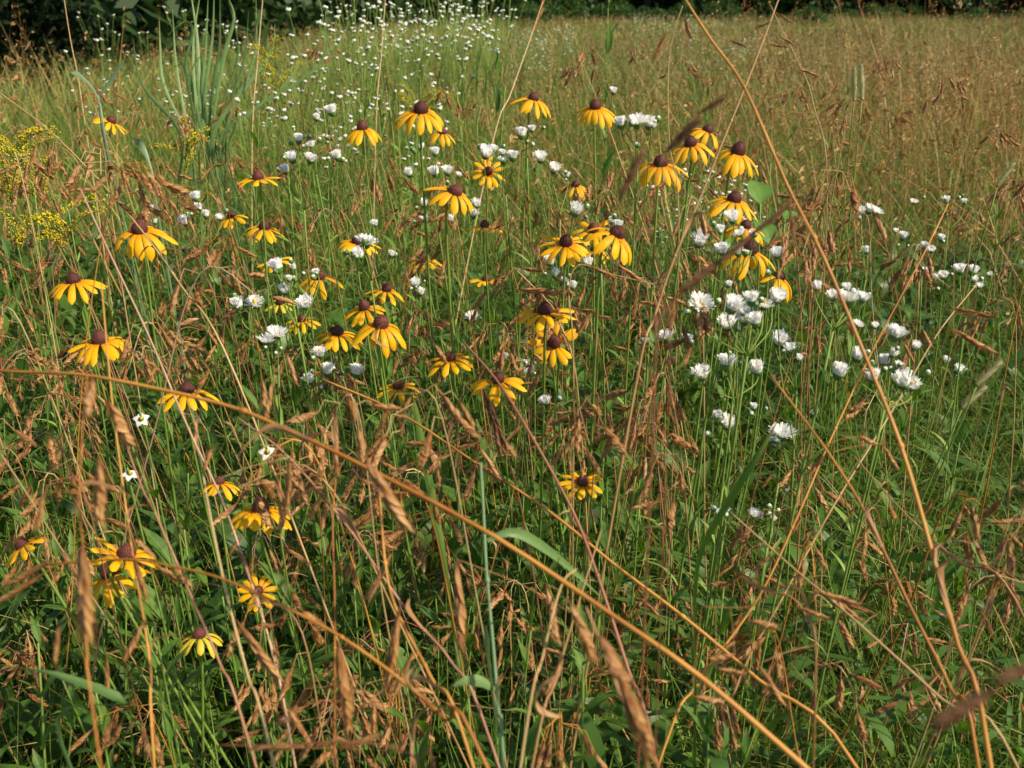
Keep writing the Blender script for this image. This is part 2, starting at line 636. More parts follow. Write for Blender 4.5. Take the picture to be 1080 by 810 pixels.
def np_mesh(name, v, quads, mat, tint, along, kind='stuff', label=None, cat=None):
    me = bpy.data.meshes.new(name)
    me.vertices.add(len(v))
    me.vertices.foreach_set('co', v.astype(np.float32).ravel())
    nq = len(quads)
    me.loops.add(nq * 4)
    me.loops.foreach_set('vertex_index', quads.astype(np.int32).ravel())
    me.polygons.add(nq)
    me.polygons.foreach_set('loop_start', np.arange(0, nq * 4, 4, dtype=np.int32))
    me.polygons.foreach_set('use_smooth', np.ones(nq, dtype=bool))
    a = me.attributes.new('tint', 'FLOAT', 'POINT')
    a.data.foreach_set('value', tint.astype(np.float32))
    a = me.attributes.new('along', 'FLOAT', 'POINT')
    a.data.foreach_set('value', along.astype(np.float32))
    me.materials.append(mat)
    me.update(calc_edges=True)
    me.validate()
    if kind is None:
        return me
    o = bpy.data.objects.new(name, me)
    COL.objects.link(o)
    o['kind'] = kind
    if label:
        o['label'] = label
        o['category'] = cat
    return o


def blades(xy, z0, h, wdt, lean, az, tint, segs=4, taper=1.6, broad=False):
    n = len(h)
    face = nrg.uniform(0, 2 * PI, n)
    sx, sy = np.cos(face), np.sin(face)
    dx, dy = np.cos(az), np.sin(az)
    V = np.zeros((n, segs + 1, 2, 3))
    A = np.zeros((n, segs + 1, 2))
    kink = nrg.uniform(-0.12, 0.12, n)
    for i in range(segs + 1):
        t = i / segs
        bend = lean * t ** 1.8
        c0 = xy[:, 0] + dx * h * bend + sx * h * kink * math.sin(t * PI)
        c1 = xy[:, 1] + dy * h * bend + sy * h * kink * math.sin(t * PI)
        c2 = z0 + h * (t * (1 - 0.12 * lean) - 0.30 * lean ** 2 * t ** 2.2)
        if broad:
            ww = wdt * np.maximum(0.06, math.sin(PI * min(1, 0.06 + t * 0.94)) ** 0.8) * 0.5
        else:
            ww = wdt * 0.5 * max(0.05, (1 - t ** taper))
        for s, q in ((0, -1), (1, 1)):
            V[:, i, s, 0] = c0 + q * sx * ww
            V[:, i, s, 1] = c1 + q * sy * ww
            V[:, i, s, 2] = c2
        A[:, i, :] = t
    idx = np.arange(n * (segs + 1) * 2).reshape(n, segs + 1, 2)
    Q = np.stack([idx[:, :-1, 0], idx[:, :-1, 1], idx[:, 1:, 1], idx[:, 1:, 0]], axis=-1).reshape(-1, 4)
    T = np.repeat(tint, (segs + 1) * 2)
    return V.reshape(-1, 3), Q, T, A.reshape(-1)


def join(parts_):
    vs, qs, ts, as_ = [], [], [], []
    o = 0
    for v, q, t, a in parts_:
        vs.append(v)
        qs.append(q + o)
        ts.append(t)
        as_.append(a)
        o += len(v)
    return np.concatenate(vs), np.concatenate(qs), np.concatenate(ts), np.concatenate(as_)


def wedge(n, y0, y1, margin, power=1.0):
    """points spread evenly over the ground in view from y0 to y1, with a margin to the sides"""
    out = np.zeros((0, 2))
    wmax = 0.60 * y1 + margin
    while len(out) < n:
        y = nrg.uniform(y0, y1, n * 3)
        x = nrg.uniform(-wmax, wmax, n * 3)
        ok = np.abs(x) < 0.60 * np.maximum(y, 0) + margin
        out = np.concatenate([out, np.stack([x[ok], y[ok]], 1)])
    return out[:n]


def patch(xy, s, ph):
    """slow variation over the field, 0..1"""
    x, y = xy[:, 0] * s, xy[:, 1] * s
    v = np.sin(x * 1.3 + ph) + np.sin(y * 1.1 + 2.1 * ph) + np.sin((x + y) * 0.7 + 3 * ph) + np.sin((x - y) * 1.9 + ph * 1.7) * 0.7
    return np.clip(0.5 + v / 6.5, 0, 1)


# --- near green grass
gr = []
xy = wedge(21000, -0.2, 3.2, 0.9)
n = len(xy)
h = nrg.uniform(0.16, 0.52, n) * (0.8 + 0.4 * patch(xy, 2.0, 1.0))
gr.append(blades(xy, 0, h, nrg.uniform(0.0022, 0.0058, n), nrg.uniform(0.1, 1.0, n), nrg.uniform(0, 2 * PI, n), np.clip(nrg.normal(0.45, 0.28, n), 0, 1), segs=5))
xy = wedge(4500, .1, 1.7, .6)
n = len(xy)
gr.append(blades(xy, 0, nrg.uniform(.22, .5, n), nrg.uniform(.0014, .0034, n), nrg.uniform(.2, 1.2, n), nrg.uniform(0, 2 * PI, n), np.clip(nrg.normal(.55, .28, n), 0, 1), segs=6))
xy = wedge(9000, .5, 2.6, .8)
xy = xy[xy[:, 0] > .16 + .1 * xy[:, 1]]
n = len(xy)
gr.append(blades(xy, 0, nrg.uniform(.25, .6, n), nrg.uniform(.0014, .003, n), nrg.uniform(.7, 1.5, n), nrg.uniform(0, 2 * PI, n), np.clip(nrg.normal(.3, .25, n), 0, 1), segs=6))
xy = wedge(23000, 3.0, 7.5, 1.5)
n = len(xy)
h = nrg.uniform(0.25, 0.62, n)
gr.append(blades(xy, 0, h, nrg.uniform(0.004, 0.009, n), nrg.uniform(0.1, 0.8, n), nrg.uniform(0, 2 * PI, n), np.clip(nrg.normal(0.45, 0.28, n), 0, 1), segs=4))
v, q, t, a = join(gr)
np_mesh('meadow_grass', v, q, M['g_grass'], t, a, label='green grass blades filling the meadow between the flowers', cat='grass')

gr = []
xy = wedge(42000, 7.0, 17.0, 2.5)
n = len(xy)
gr.append(blades(xy, 0, nrg.uniform(0.3, 0.68, n) * (0.75 + 0.45 * patch(xy, 0.5, 2)), nrg.uniform(0.008, 0.018, n), nrg.uniform(0.1, 0.7, n), nrg.uniform(0, 2 * PI, n), np.clip(patch(xy, 0.35, 3) + nrg.normal(0, 0.22, n), 0, 1), segs=3))
xy = wedge(80000, 16.0, 66.0, 6)
n = len(xy)
gr.append(blades(xy, 0, nrg.uniform(0.35, 0.7, n) * (0.75 + 0.45 * patch(xy, 0.3, 2)), nrg.uniform(0.02, 0.05, n) * np.maximum(1, xy[:, 1] / 40), nrg.uniform(0.1, 0.6, n), nrg.uniform(0, 2 * PI, n), np.clip(patch(xy, 0.2, 3) + nrg.normal(0, 0.22, n), 0, 1), segs=2))
v, q, t, a = join(gr)
np_mesh('far_meadow_grass', v, q, M['far_grass'], t, a, label='green grass of the far field up to the trees', cat='grass')

# --- dry grass: thin culms with drooping husks, as a mass


def husks(xy, h, az, lean, size, per, D, tint):
    """small spindle husks hung along the top third of each culm"""
    n = len(h)
    k = n * per
    ii = np.repeat(np.arange(n), per)
    t = nrg.uniform(0.68, 1.0, k)
    bend = lean[ii] * t ** 1.8
    cx = xy[ii, 0] + np.cos(az[ii]) * h[ii] * bend
    cy_ = xy[ii, 1] + np.sin(az[ii]) * h[ii] * bend
    cz = h[ii] * (t * (1 - 0.12 * lean[ii]) - 0.30 * lean[ii] ** 2 * t ** 2.2)
    ph = nrg.uniform(0, 2 * PI, k)
    el = nrg.uniform(-1.4, 0.5, k)
    dvec = np.stack([np.cos(ph) * np.cos(el), np.sin(ph) * np.cos(el), np.sin(el)], 1)
    L = size[ii] * nrg.uniform(0.7, 1.3, k)
    c = np.stack([cx, cy_, cz], 1) + dvec * (L * nrg.uniform(0.2, 0.9, k))[:, None]
    side = np.cross(dvec, nrg.normal(size=(k, 3)))
    side /= np.linalg.norm(side, axis=1)[:, None] + 1e-9
    s2 = np.cross(dvec, side)
    V = np.zeros((k, 8, 3))
    for b, sv in ((0, side), (4, s2)):
        V[:, b] = c - dvec * (L * 0.5)[:, None]
        V[:, b + 1] = c + sv * (L * 0.15)[:, None] - dvec * (L * 0.08)[:, None]
        V[:, b + 2] = c + dvec * (L * 0.5)[:, None]
        V[:, b + 3] = c - sv * (L * 0.15)[:, None] - dvec * (L * 0.08)[:, None]
    idx = np.arange(k * 8).reshape(k, 8)
    Q = np.concatenate([idx[:, :4], idx[:, 4:]])
    T = np.repeat(np.clip(tint[ii] + nrg.normal(-0.15, 0.2, k), 0, 1), 8)
    return V.reshape(-1, 3), Q, T, np.full(k * 8, 0.5)


def dry(n, y0, y1, margin, hh, ww, per, size, leanr, weight):
    xy = wedge(n * 2, y0, y1, margin)
    pr = weight(xy)
    xy = xy[nrg.random(len(xy)) < pr][:n]
    n = len(xy)
    h = nrg.uniform(*hh, n)
    lean = nrg.uniform(*leanr, n)
    az = nrg.normal(2.6, 1.5, n)
    tint = np.clip(nrg.normal(0.5, 0.28, n), 0, 1)
    out = [blades(xy, 0, h, nrg.uniform(*ww, n), lean, az, tint, segs=5 if y1 < 8 else 3, taper=5)]
    if per:
        out.append(husks(xy, h, az, lean, nrg.uniform(*size, n), per, None, tint))
    return out


W1 = lambda xy: np.full(len(xy), 0.6)
WR = lambda xy: np.clip(0.30 + 0.65 * (xy[:, 0] / (0.5 * xy[:, 1] + 0.5)) + 0.5 * (patch(xy, 0.8, 4) - 0.5), 0.15, 1)
dg = []
dg += dry(1100, 0.5, 3.2, 0.8, (0.15, 0.55), (0.0012, 0.0022), 0, None, (0.1, 1.3), W1)
dg += dry(5600, 2.4, 8.0, 1.5, (0.35, 0.85), (0.002, 0.0045), 6, (0.016, 0.030), (0.1, 0.9), WR)
dg += dry(520, 4.0, 15.0, 1.0, (.85, 1.3), (.003, .006), 9, (.02, .04), (.1, .6), lambda xy: np.clip((xy[:, 0] / xy[:, 1] - .12) * 4, .02, .95) * patch(xy, .9, 8))
dg += dry(150, 1.6, 5.0, .6, (.8, 1.12), (.0015, .003), 9, (.014, .028), (.05, .5), lambda xy: np.where(xy[:, 0] < -.33 * xy[:, 1], .9, .02))
dg += dry(520, 1.7, 6.0, .6, (.78, 1.14), (.0013, .0026), 9, (.012, .024), (.05, .4), lambda xy: np.where(xy[:, 0] > .22 * xy[:, 1], .9, .03))
v, q, t, a = join(dg)
np_mesh('dry_grass', v, q, M['d_grass'], t, a, label='thin dry tan grass mixed through the meadow', cat='dry grass')
dg = []
WF = lambda xy: np.clip(0.37 + 0.25 * (xy[:, 0] / (0.5 * xy[:, 1])) + 0.9 * (patch(xy, 0.45, 5) - 0.45), 0.08, 1)
dg += dry(6500, 7.5, 18.0, 2.5, (0.5, 0.85), (0.005, 0.010), 4, (0.025, 0.05), (0.1, 0.8), WF)
dg += dry(10000, 17.0, 66.0, 6, (0.5, 0.85), (0.012, 0.03), 3, (0.06, 0.12), (0.1, 0.7), WF)
v, q, t, a = join(dg)
np_mesh('far_dry_grass', v, q, M['far_dry'], t, a, label='tan dry grass heads spread over the far field', cat='dry grass')

# --- low ground cover of small leaves and dead thatch
xy = wedge(25000, -0.2, 3.4, 0.9)
n = len(xy)
zz = nrg.uniform(0.02, 0.30, n) * (0.6 + 0.8 * patch(xy, 3.0, 6))
Lc = nrg.uniform(0.032, 0.098, n) * np.clip(.5 + .5 * (xy[:, 1] - .2) / .7, .45, 1) * np.where((xy[:, 0] > .3) & (xy[:, 1] < 1.5), .7, 1)
lean = nrg.uniform(0.6, 1.8, n)
v, q, t, a = blades(xy, zz, Lc, Lc * nrg.uniform(0.19, 0.36, n), lean, nrg.uniform(0, 2 * PI, n), np.clip(nrg.normal(0.42, 0.28, n), 0, 1), segs=5, broad=True)
np_mesh('ground_cover', v, q, M['cover'], t, a, label='low leafy ground cover under the flowers', cat='ground cover')
xy = wedge(6000, -0.2, 4.0, 0.9)
n = len(xy)
v, q, t, a = blades(xy, nrg.uniform(0.01, 0.2, n), nrg.uniform(0.05, 0.2, n), nrg.uniform(0.0012, 0.004, n), nrg.uniform(1.0, 1.75, n), nrg.uniform(0, 2 * PI, n), nrg.uniform(0, 1, n), segs=4, taper=4)
np_mesh('dead_grass', v, q, M['litter'], t, a, label='dead brown grass lying low in the meadow', cat='dead grass')

# ------------------------------------------------------------------ black-eyed susans
# cone x, cone y, span in px, droop, tilt to the viewer, tilt to the side, petals, drop of the stem foot (dx, dy), label
SUS = [
 (147, 240, 62, .62, 22, 4, 13, (.03, .1), 'susan with a full skirt of drooping petals, uppermost of a column of three', 0),
 (77, 294, 55, .55, 12, -4, 12, (.02, .1), 'susan with fanned flat petals, alone near the left edge of the photo, middle height', 0),
 (105, 357, 62, .42, 13, 0, 14, (.05, .1), 'susan with narrow spread petals just above the long orange grass stem', 0),
 (197, 409, 60, .50, 8, 4, 9, (.05, .1), 'susan whose cone is hidden by a spikelet, crossed by the long orange stem', 0),
 (231, 507, 42, .55, 6, 0, 11, (.02, .05), 'small susan with purple cone behind a pink stem, above a bigger one', 0),
 (275, 534, 68, .50, 12, 2, 13, (.06, .1), 'large pale yellow susan with red-purple cone, below the small purple-coned one', 0),
 (22, 573, 54, .42, 20, -34, 11, (.16, .0), 'tilted susan with magenta cone at the left border, on a diagonal stem', 0),
 (114, 602, 66, .55, 24, -22, 11, (.14, .0), 'nearest susan, petals fanned downward behind brown spikelets beside the thick ear', 0),
 (134, 583, 72, .08, 15, 30, 9, (.10, .05), 'susan with petals raised to one side, close behind the nearest one', 1),
 (272, 623, 42, .12, 62, 10, 11, (.03, .05), 'little pale susan facing the viewer, lowest full bloom in the shade', 0),
 (210, 668, 52, .55, 20, 0, 8, (.02, .05), 'faded greenish susan sunk deep in shade below the other blooms', 2),
 (272, 186, 46, .14, 6, -4, 7, (.02, .1), 'edge-on susan with only a few thin flat petals, near white fleabane', 0),
 (279, 238, 44, .50, 12, 14, 7, (.02, .1), 'susan with petals left only toward one side, under the edge-on one', 0),
 (244, 226, 36, .35, 18, -10, 7, (.02, .1), 'half-hidden small susan touching fleabane buds, beside a one-sided bloom', 1),
 (118, 126, 38, .35, 0, 40, 6, (.02, .1), 'small tilted susan hidden in dry grass, highest on the left', 0),
 (288, 274, 38, .22, 15, -12, 8, (.02, .1), 'susan whose cone is covered by a white fleabane head', 0),
 (337, 290, 42, .72, 25, 4, 11, (.02, .1), 'susan with hanging orange petals behind a slanting brown ear', 0),
 (295, 318, 34, .35, 30, 0, 8, (.02, .1), 'small greenish-yellow susan tucked below the orange hanging one', 2),
 (318, 336, 36, .40, 24, 0, 8, (.02, .1), 'small susan partly covered, just behind a full round bloom', 0),
 (356, 349, 48, .55, 13, 2, 12, (.03, .1), 'susan with round maroon cone and even skirt, between white fleabanes', 0),
 (402, 340, 58, .66, 20, 10, 12, (.03, .1), 'susan with big petals bursting from under pale curled husks', 0),
 (384, 323, 46, .42, 20, -8, 9, (.03, .1), 'dark-coned susan with its back to the husk-covered one', 0),
 (408, 304, 40, .50, 14, 12, 7, (.03, .1), 'thin petalled susan with dark cone behind a brown arching ear', 0),
 (377, 253, 46, .34, 14, 6, 10, (.03, .1), 'susan behind two white fleabane heads, petals nearly level', 0),
 (446, 272, 36, .52, 16, -6, 7, (.03, .1), 'brownish susan with three blunt petals, in the middle of green grass', 0),
 (420, 406, 44, .28, 18, 0, 8, (.02, .1), 'sparse susan with short petals and dry husks for a cone', 0),
 (474, 376, 50, .36, 22, -6, 11, (.03, .1), 'susan with broad red cone, left partner of a torn bloom', 0),
 (525, 398, 56, .28, 46, -4, 7, (.03, .1), 'torn susan missing its upper petals, red cone behind a red stem', 3),
 (585, 360, 52, .02, 68, 6, 13, (.01, .1), 'flat star-shaped susan facing the viewer squarely, the most open of all', 0),
 (575, 326, 60, .34, 12, 0, 10, (.02, .1), 'susan under a tangle of dry ears, directly behind the star-shaped one', 0),
 (513, 294, 36, .10, 4, 6, 7, (.02, .1), 'tiny edge-on susan, thin yellow line in the middle of the grass', 0),
 (615, 507, 48, .15, 34, 4, 12, (.02, .1), 'low susan alone on bright green leaves under the flower group', 0),
 (382, 133, 40, .72, 10, 0, 11, (.00, .1), 'susan with shuttlecock droop on a straight stem, leftmost of the top row', 0),
 (444, 114, 56, .60, 14, 4, 13, (-.02, .1), 'susan with the widest golden skirt in the top row', 0),
 (467, 138, 32, .70, 12, 8, 5, (-.01, .1), 'almost petal-less susan with flat brown cone, tucked by the widest bloom', 0),
 (563, 102, 42, .62, 6, 14, 13, (-.02, .1), 'susan with pinkish cone leaning over, standing highest in the top row', 0),
 (628, 111, 42, .66, 14, 0, 14, (-.01, .1), 'susan with a neat round skirt beside flat white fleabanes', 0),
 (515, 180, 36, .04, 52, 6, 11, (-.02, .1), 'small spiky star susan under a row of white fleabanes', 0),
 (481, 200, 54, .58, 18, 26, 10, (.00, .1), 'susan with tall leaning cone and petals pulled to one side, mid row', 0),
 (511, 237, 38, .28, 6, 2, 9, (.00, .1), 'flat side-view susan with thin petals, below the leaning tall cone', 0),
 (607, 194, 30, .66, 16, 4, 10, (.00, .1), 'small neat susan above a white fleabane in the middle group', 0),
 (626, 240, 46, .22, 36, -4, 9, (.02, .1), 'susan with stripped tan cone and petals pointing up', 0),
 (652, 244, 64, .60, 14, 34, 10, (-.02, .1), 'susan with long petals sweeping away behind the stripped cone', 0),
 (597, 254, 54, .34, 30, 0, 14, (.00, .1), 'susan with full even petals and dark round cone, below the small neat one', 0),
 (628, 262, 34, .60, 14, 4, 7, (.01, .1), 'small dull susan hidden in the gap beneath the stripped cone', 0),
 (697, 170, 54, .68, 16, 2, 14, (-.02, .1), 'susan with black upright cone, first of the high cluster', 0),
 (728, 150, 48, .60, 12, -6, 12, (-.03, .12), 'susan half covered by two blurred brown ears in the high cluster', 0),
 (747, 136, 40, .66, 8, 24, 11, (-.06, .12), 'susan with shiny leaning cone, topmost of the high cluster', 0),
 (779, 158, 52, .70, 12, 16, 13, (-.04, .1), 'susan with hanging golden petals before tan grass, last of the high cluster', 0),
 (775, 208, 54, .64, 14, 12, 13, (-.04, .1), 'susan with a white fleabane across its petals, above a leaf', 0),
 (787, 237, 44, .60, 10, 6, 9, (-.03, .1), 'shaded susan crowded by fleabane buds, with only orange petal bases showing', 0),
 (791, 262, 56, .78, 12, 6, 10, (-.02, .1), 'susan with long broad hanging petals behind a dark curved stem', 0),
 (823, 290, 44, .66, 10, 22, 10, (-.02, .1), 'susan whose petals droop away over white fleabanes, outermost of the bunch', 0),
]
SEEN = []
for (x, y, span, droop, tc_, ts_, npet, foot, label, kind) in SUS:
    rng = random.Random(int(x * 31 + y))
    L = 0.0305 + 0.010 * droop - 0.003 * rng.random()
    ea, eb = 18 - 40 * droop, -8 - 85 * droop
    reach = 0.0075 + L * sum(math.cos(rad(ea + (eb - ea) * (q / 8) ** .8)) for q in range(8)) / 8
    D = F * 2 * 0.0300 / span
    D = min(max(D, 0.86), 1.75)
    D = min(D, 1.75 if y < 460 else (1.12 if y < 550 else .92))
    SEEN.append((x, y, span, D))
    sc = 1.10 * span * D / F / (2 * reach)
    tc_ -= .85 * (math.degrees(PITCH + math.atan((y - 405) / F)) - 5)
    P = at(x, y, D)
    root = Vector((P.x + foot[0] + rng.uniform(-.05, .05), P.y + foot[1] + rng.uniform(-.05, .08), 0))
    t = thing('black_eyed_susan', label.replace('susan', 'black-eyed susan', 1), 'flower', root, 'black-eyed susans in bloom')
    axis = Vector((math.sin(rad(ts_)), -math.sin(rad(tc_)), 1.0)).normalized()
    if tc_ >= 30:
        axis = Vector((math.sin(rad(ts_)), -math.sin(rad(tc_)) , math.cos(rad(tc_)))).normalized()
    base = P - axis * 0.004 * sc
    neck = base - axis * 0.03
    mid = root.lerp(neck, 0.55) + Vector((rng.uniform(-.015, .015), rng.uniform(-.02, .02), 0.02))
    path = smooth_path([root, root.lerp(mid, 0.5) + Vector((rng.uniform(-.01, .01), 0, 0)), mid, neck, base], 20)
    nn = len(path)
    b = MB()
    b.tube(path, [0.0021 * (1 - 0.45 * i / nn) for i in range(nn)], 6)
    part('stem', b.mesh('stem', M['stem'], off=root), t)
    for i in range(4):
        f = 0.10 + 0.55 * i / 4 + rng.uniform(0, .08)
        p = path[int(f * (nn - 1))] - root
        part('leaf', rng.choice(SUSAN_LEAVES), t, leaf_matrix(p, rng.uniform(0, 2 * PI), rad(rng.uniform(25, 60)), rng.uniform(.055, .10) * (1.1 - f)))
    hm = dir_matrix(base - root, axis, sc, rng.uniform(0, 2 * PI))
    hd = part('flower_head', CALYX, t, hm)
    cn = part('cone', CONES[rng.randrange(4)], hd)
    cn.scale = (1, 1, rng.uniform(0.85, 1.2))
    mat = M['petal_pale'] if kind == 2 else M['petal']
    gap = rng.randrange(npet) if npet >= 12 else -5
    step = 2 * PI / max(npet, 11)
    inv = hm.to_3x3().normalized().inverted()
    # sparse heads keep their petals on the sides the photograph shows
    want = inv @ Vector((0.5 if ts_ > 8 else (-0.4 if ts_ < -8 else 0.0), -1, -0.2))
    a0 = math.atan2(want.y, want.x) - step * (npet - 1) / 2 if npet < 11 else rng.random()
    if npet < 9:
        step = 2 * PI / 12 * 1.25
        a0 = math.atan2(want.y, want.x) - step * (npet - 1) / 2
    if kind == 3:
        step = 2 * PI / 12
        a0 = math.atan2(want.y, want.x) - step * (npet - 1) / 2
    for i in range(npet):
        if npet > 9 and rng.random() < .05:
            continue
        pm, _ = petal_mesh(rng, droop, L, 0.0094, mat)
        pe = part('petal', pm, hd)
        pe.rotation_euler = (0, 0, a0 + step * i + rng.uniform(-.15, .15))
        if kind == 2:
            pe.scale = (.9, .9, .9)

# ------------------------------------------------------------------ white fleabanes


def fringe_mesh(seed, e_in, e_out, n=104):
    rng = random.Random(seed)
    b = MB()
    if e_in > 30:
        b.blob((0, 0, 0.0), .0045, .0056, n=16, rows=5, prof=lambda t: .86 + .30 * t - .85 * max(0, t - .7) ** 1.0)
    for i in range(n):
        a = 2 * PI * i / n + rng.uniform(-.06, .06)
        e = rad(rng.uniform(e_in, e_out))
        L = 0.0078 * rng.uniform(0.82, 1.1)
        ca, sa = math.cos(a), math.sin(a)
        r, z = 0.0043 * rng.uniform(.55, 1.0), 0.0008
        cs, sd, nm, wd = [], [], [], []
        for k in range(4):
            t = k / 3
            ee = e + rad(16) * (0.5 - t)
            cs.append(Vector((r * ca, r * sa, z)))
            sd.append(Vector((-sa, ca, 0)))
            nm.append(Vector((-math.sin(ee) * ca, -math.sin(ee) * sa, math.cos(ee))))
            wd.append(0.00066 * (1 if t < 0.9 else 0.7))
            r += math.cos(ee) * L / 3
            z += math.sin(ee) * L / 3
        b.strip(cs, sd, nm, wd, cols=2)
    return b.mesh('ray_fringe', M['white'])


def cup_mesh():
    b = MB()
    b.blob((0, 0, -0.0042), 0.0046, 0.0052, n=12, rows=5, prof=lambda t: 0.35 + 0.65 * math.sqrt(t))
    return b.mesh('flower_head', M['calyx'])


def disc_mesh():
    b = MB()
    b.blob((0, 0, 0.0008), 0.0040, 0.0022, n=12, rows=4)
    return b.mesh('disc', M['disc'])


def bud_mesh():
    b = MB()
    b.blob((0, 0, -0.003), 0.0030, 0.0062, n=8, rows=6, prof=lambda t: math.sin(PI * (0.12 + 0.8 * t)))
    me = b.mesh('bud', [M['calyx'], M['white']])
    for p in me.polygons:
        p.material_index = 1 if p.center.z > 0.0015 else 0
    return me


FRINGE = [fringe_mesh(1, 62, 96), fringe_mesh(2, 50, 92), fringe_mesh(3, 42, 84), fringe_mesh(4, 54, 100), fringe_mesh(5, 15, 70)]
CUP, DISC, BUD = cup_mesh(), disc_mesh(), bud_mesh()

FLEA = [
 ([(349, 115, 14), (334, 123, 9), (315, 145, 12), (328, 152, 10)], 'fleabane with four heads, highest beside the first top-row susan'),
 ([(307, 165, 14), (300, 178, 12), (328, 166, 13), (355, 163, 13)], 'fleabane with a level row of heads under the highest white sprig'),
 ([(206, 206, 13), (194, 232, 13), (209, 217, 9), (217, 225, 10), (232, 229, 8)], 'fleabane with five small heads between two leftward susans'),
 ([(159, 219, 9), (163, 233, 7), (150, 226, 6)], 'fleabane with tiny heads right above a drooping susan, the leftmost white one'),
 ([(444, 155, 7), (459, 159, 11), (458, 180, 14), (472, 179, 12), (431, 181, 12), (484, 184, 7)], 'fleabane with six heads below the almost petal-less susan'),
 ([(513, 160, 16), (521, 156, 9), (530, 160, 8), (541, 163, 13), (530, 168, 10)], 'fleabane with a tight row of heads above the spiky star susan'),
 ([(550, 139, 14), (561, 135, 9)], 'fleabane with one flat head and one round bud, under the tallest susan'),
 ([(570, 165, 14), (585, 177, 13), (598, 184, 8)], 'fleabane with three heads stepping down toward the small neat susan'),
 ([(447, 214, 10), (446, 229, 10), (475, 230, 10), (503, 214, 11), (500, 225, 11)], 'fleabane with scattered heads around the leaning tall-coned susan'),
 ([(608, 220, 17), (652, 236, 12), (645, 232, 8)], 'fleabane with a bright head under the small neat susan'),
 ([(647, 95, 9), (654, 128, 15), (672, 126, 17), (684, 128, 16), (689, 132, 8)], 'fleabane with the broad flat white head beside the neat-skirted susan'),
 ([(387, 253, 17), (378, 267, 15), (395, 235, 9), (413, 267, 9)], 'fleabane whose two big heads cover a level susan'),
 ([(291, 279, 18), (309, 281, 9), (305, 293, 8), (300, 305, 13), (333, 286, 9)], 'fleabane with heads in front of three crowded susans'),
 ([(250, 319, 16), (268, 318, 15), (322, 319, 17)], 'fleabane with a pair of heads alone on dark leaves and a third apart'),
 ([(291, 350, 16), (282, 357, 17)], 'ragged wide-open fleabane of two heads below the lone white pair'),
 ([(337, 371, 14), (346, 389, 17), (326, 399, 14), (376, 390, 16)], 'fleabane with four heads under the round-coned susan'),
 ([(438, 298, 12), (444, 307, 10)], 'grey-white withered fleabane by the three-petalled susan'),
 ([(498, 334, 13)], 'single fleabane head alone in grass above the red-coned pair'),
 ([(547, 380, 7), (555, 382, 8), (558, 390, 13), (532, 375, 9)], 'pale fleabane between the torn susan and the star-shaped one'),
 ([(575, 422, 12)], 'single fleabane head alone under the star-shaped susan'),
 ([(580, 274, 14), (585, 287, 12), (595, 295, 9), (604, 300, 11), (620, 276, 13)], 'fleabane with dull heads hanging below the full even susan'),
 ([(738, 252, 19), (761, 262, 15), (760, 241, 11), (780, 245, 10), (793, 246, 9), (772, 228, 16), (778, 264, 12), (787, 266, 8)], 'fleabane with many heads and buds across the bunch of hanging susans'),
 ([(740, 319, 20), (774, 320, 22), (792, 313, 17), (807, 320, 13), (820, 312, 19), (785, 333, 20), (796, 336, 18), (767, 340, 20), (769, 299, 8)], 'fleabane with the largest crowd of white heads, below the hanging susans'),
 ([(862, 301, 12), (878, 311, 13), (896, 312, 22), (911, 313, 13), (893, 302, 10), (819, 266, 14)], 'fleabane with a wide head crossed by the orange leaning stem'),
 ([(905, 341, 9), (923, 343, 8), (946, 350, 19), (966, 364, 12), (905, 373, 17), (933, 379, 16), (943, 372, 12), (948, 385, 10)], 'fleabane with heads and buds right of the orange leaning stem'),
 ([(886, 390, 20), (920, 395, 18), (952, 400, 22), (962, 405, 16)], 'fleabane with the lower row of big heads crossed by a brown ear'),
 ([(822, 357, 19), (834, 367, 12), (843, 377, 9)], 'fleabane with three heads of falling size, before the white crowd'),
 ([(767, 380, 20), (740, 393, 18), (798, 387, 18)], 'fleabane with three heads in a line among brown spikelets'),
 ([(725, 357, 13), (702, 353, 16), (681, 359, 9)], 'fleabane with a shining head beside a dark ear, left of the white crowd'),
 ([(908, 221, 9), (918, 220, 12), (925, 222, 12), (913, 263, 10)], 'fleabane in front of the tan field, behind the orange leaning stem'),
 ([(953, 248, 11), (945, 243, 6), (975, 259, 11), (982, 263, 9), (993, 250, 9)], 'small loose fleabane in shade at the edge of the tan field'),
 ([(977, 285, 11), (985, 292, 9), (995, 290, 10), (1012, 283, 13), (1027, 284, 13), (1028, 294, 9), (1033, 301, 8), (1044, 289, 6)], 'fleabane farthest toward the right border, level row of small heads'),
 ([(998, 379, 9), (1012, 389, 12)], 'fleabane with two small heads alone in dark grass at the right'),
 ([(768, 445, 18), (757, 437, 11), (795, 428, 9)], 'fleabane behind an upright brown ear under the white crowd'),
 ([(825, 455, 20), (818, 466, 13)], 'fleabane with one wide-open head over a bud, low among green grass'),
 ([(757, 540, 8), (766, 537, 9)], 'tiny low fleabane of two buds in deep green leaves'),
 ([(795, 541, 12), (801, 544, 9), (816, 547, 7)], 'tiny low fleabane with three heads, the lowest white flower'),
 ([(964, 212, 7), (998, 210, 9), (1017, 212, 7)], 'faint fleabane with three far heads in the tan grass, highest at the right'),
]
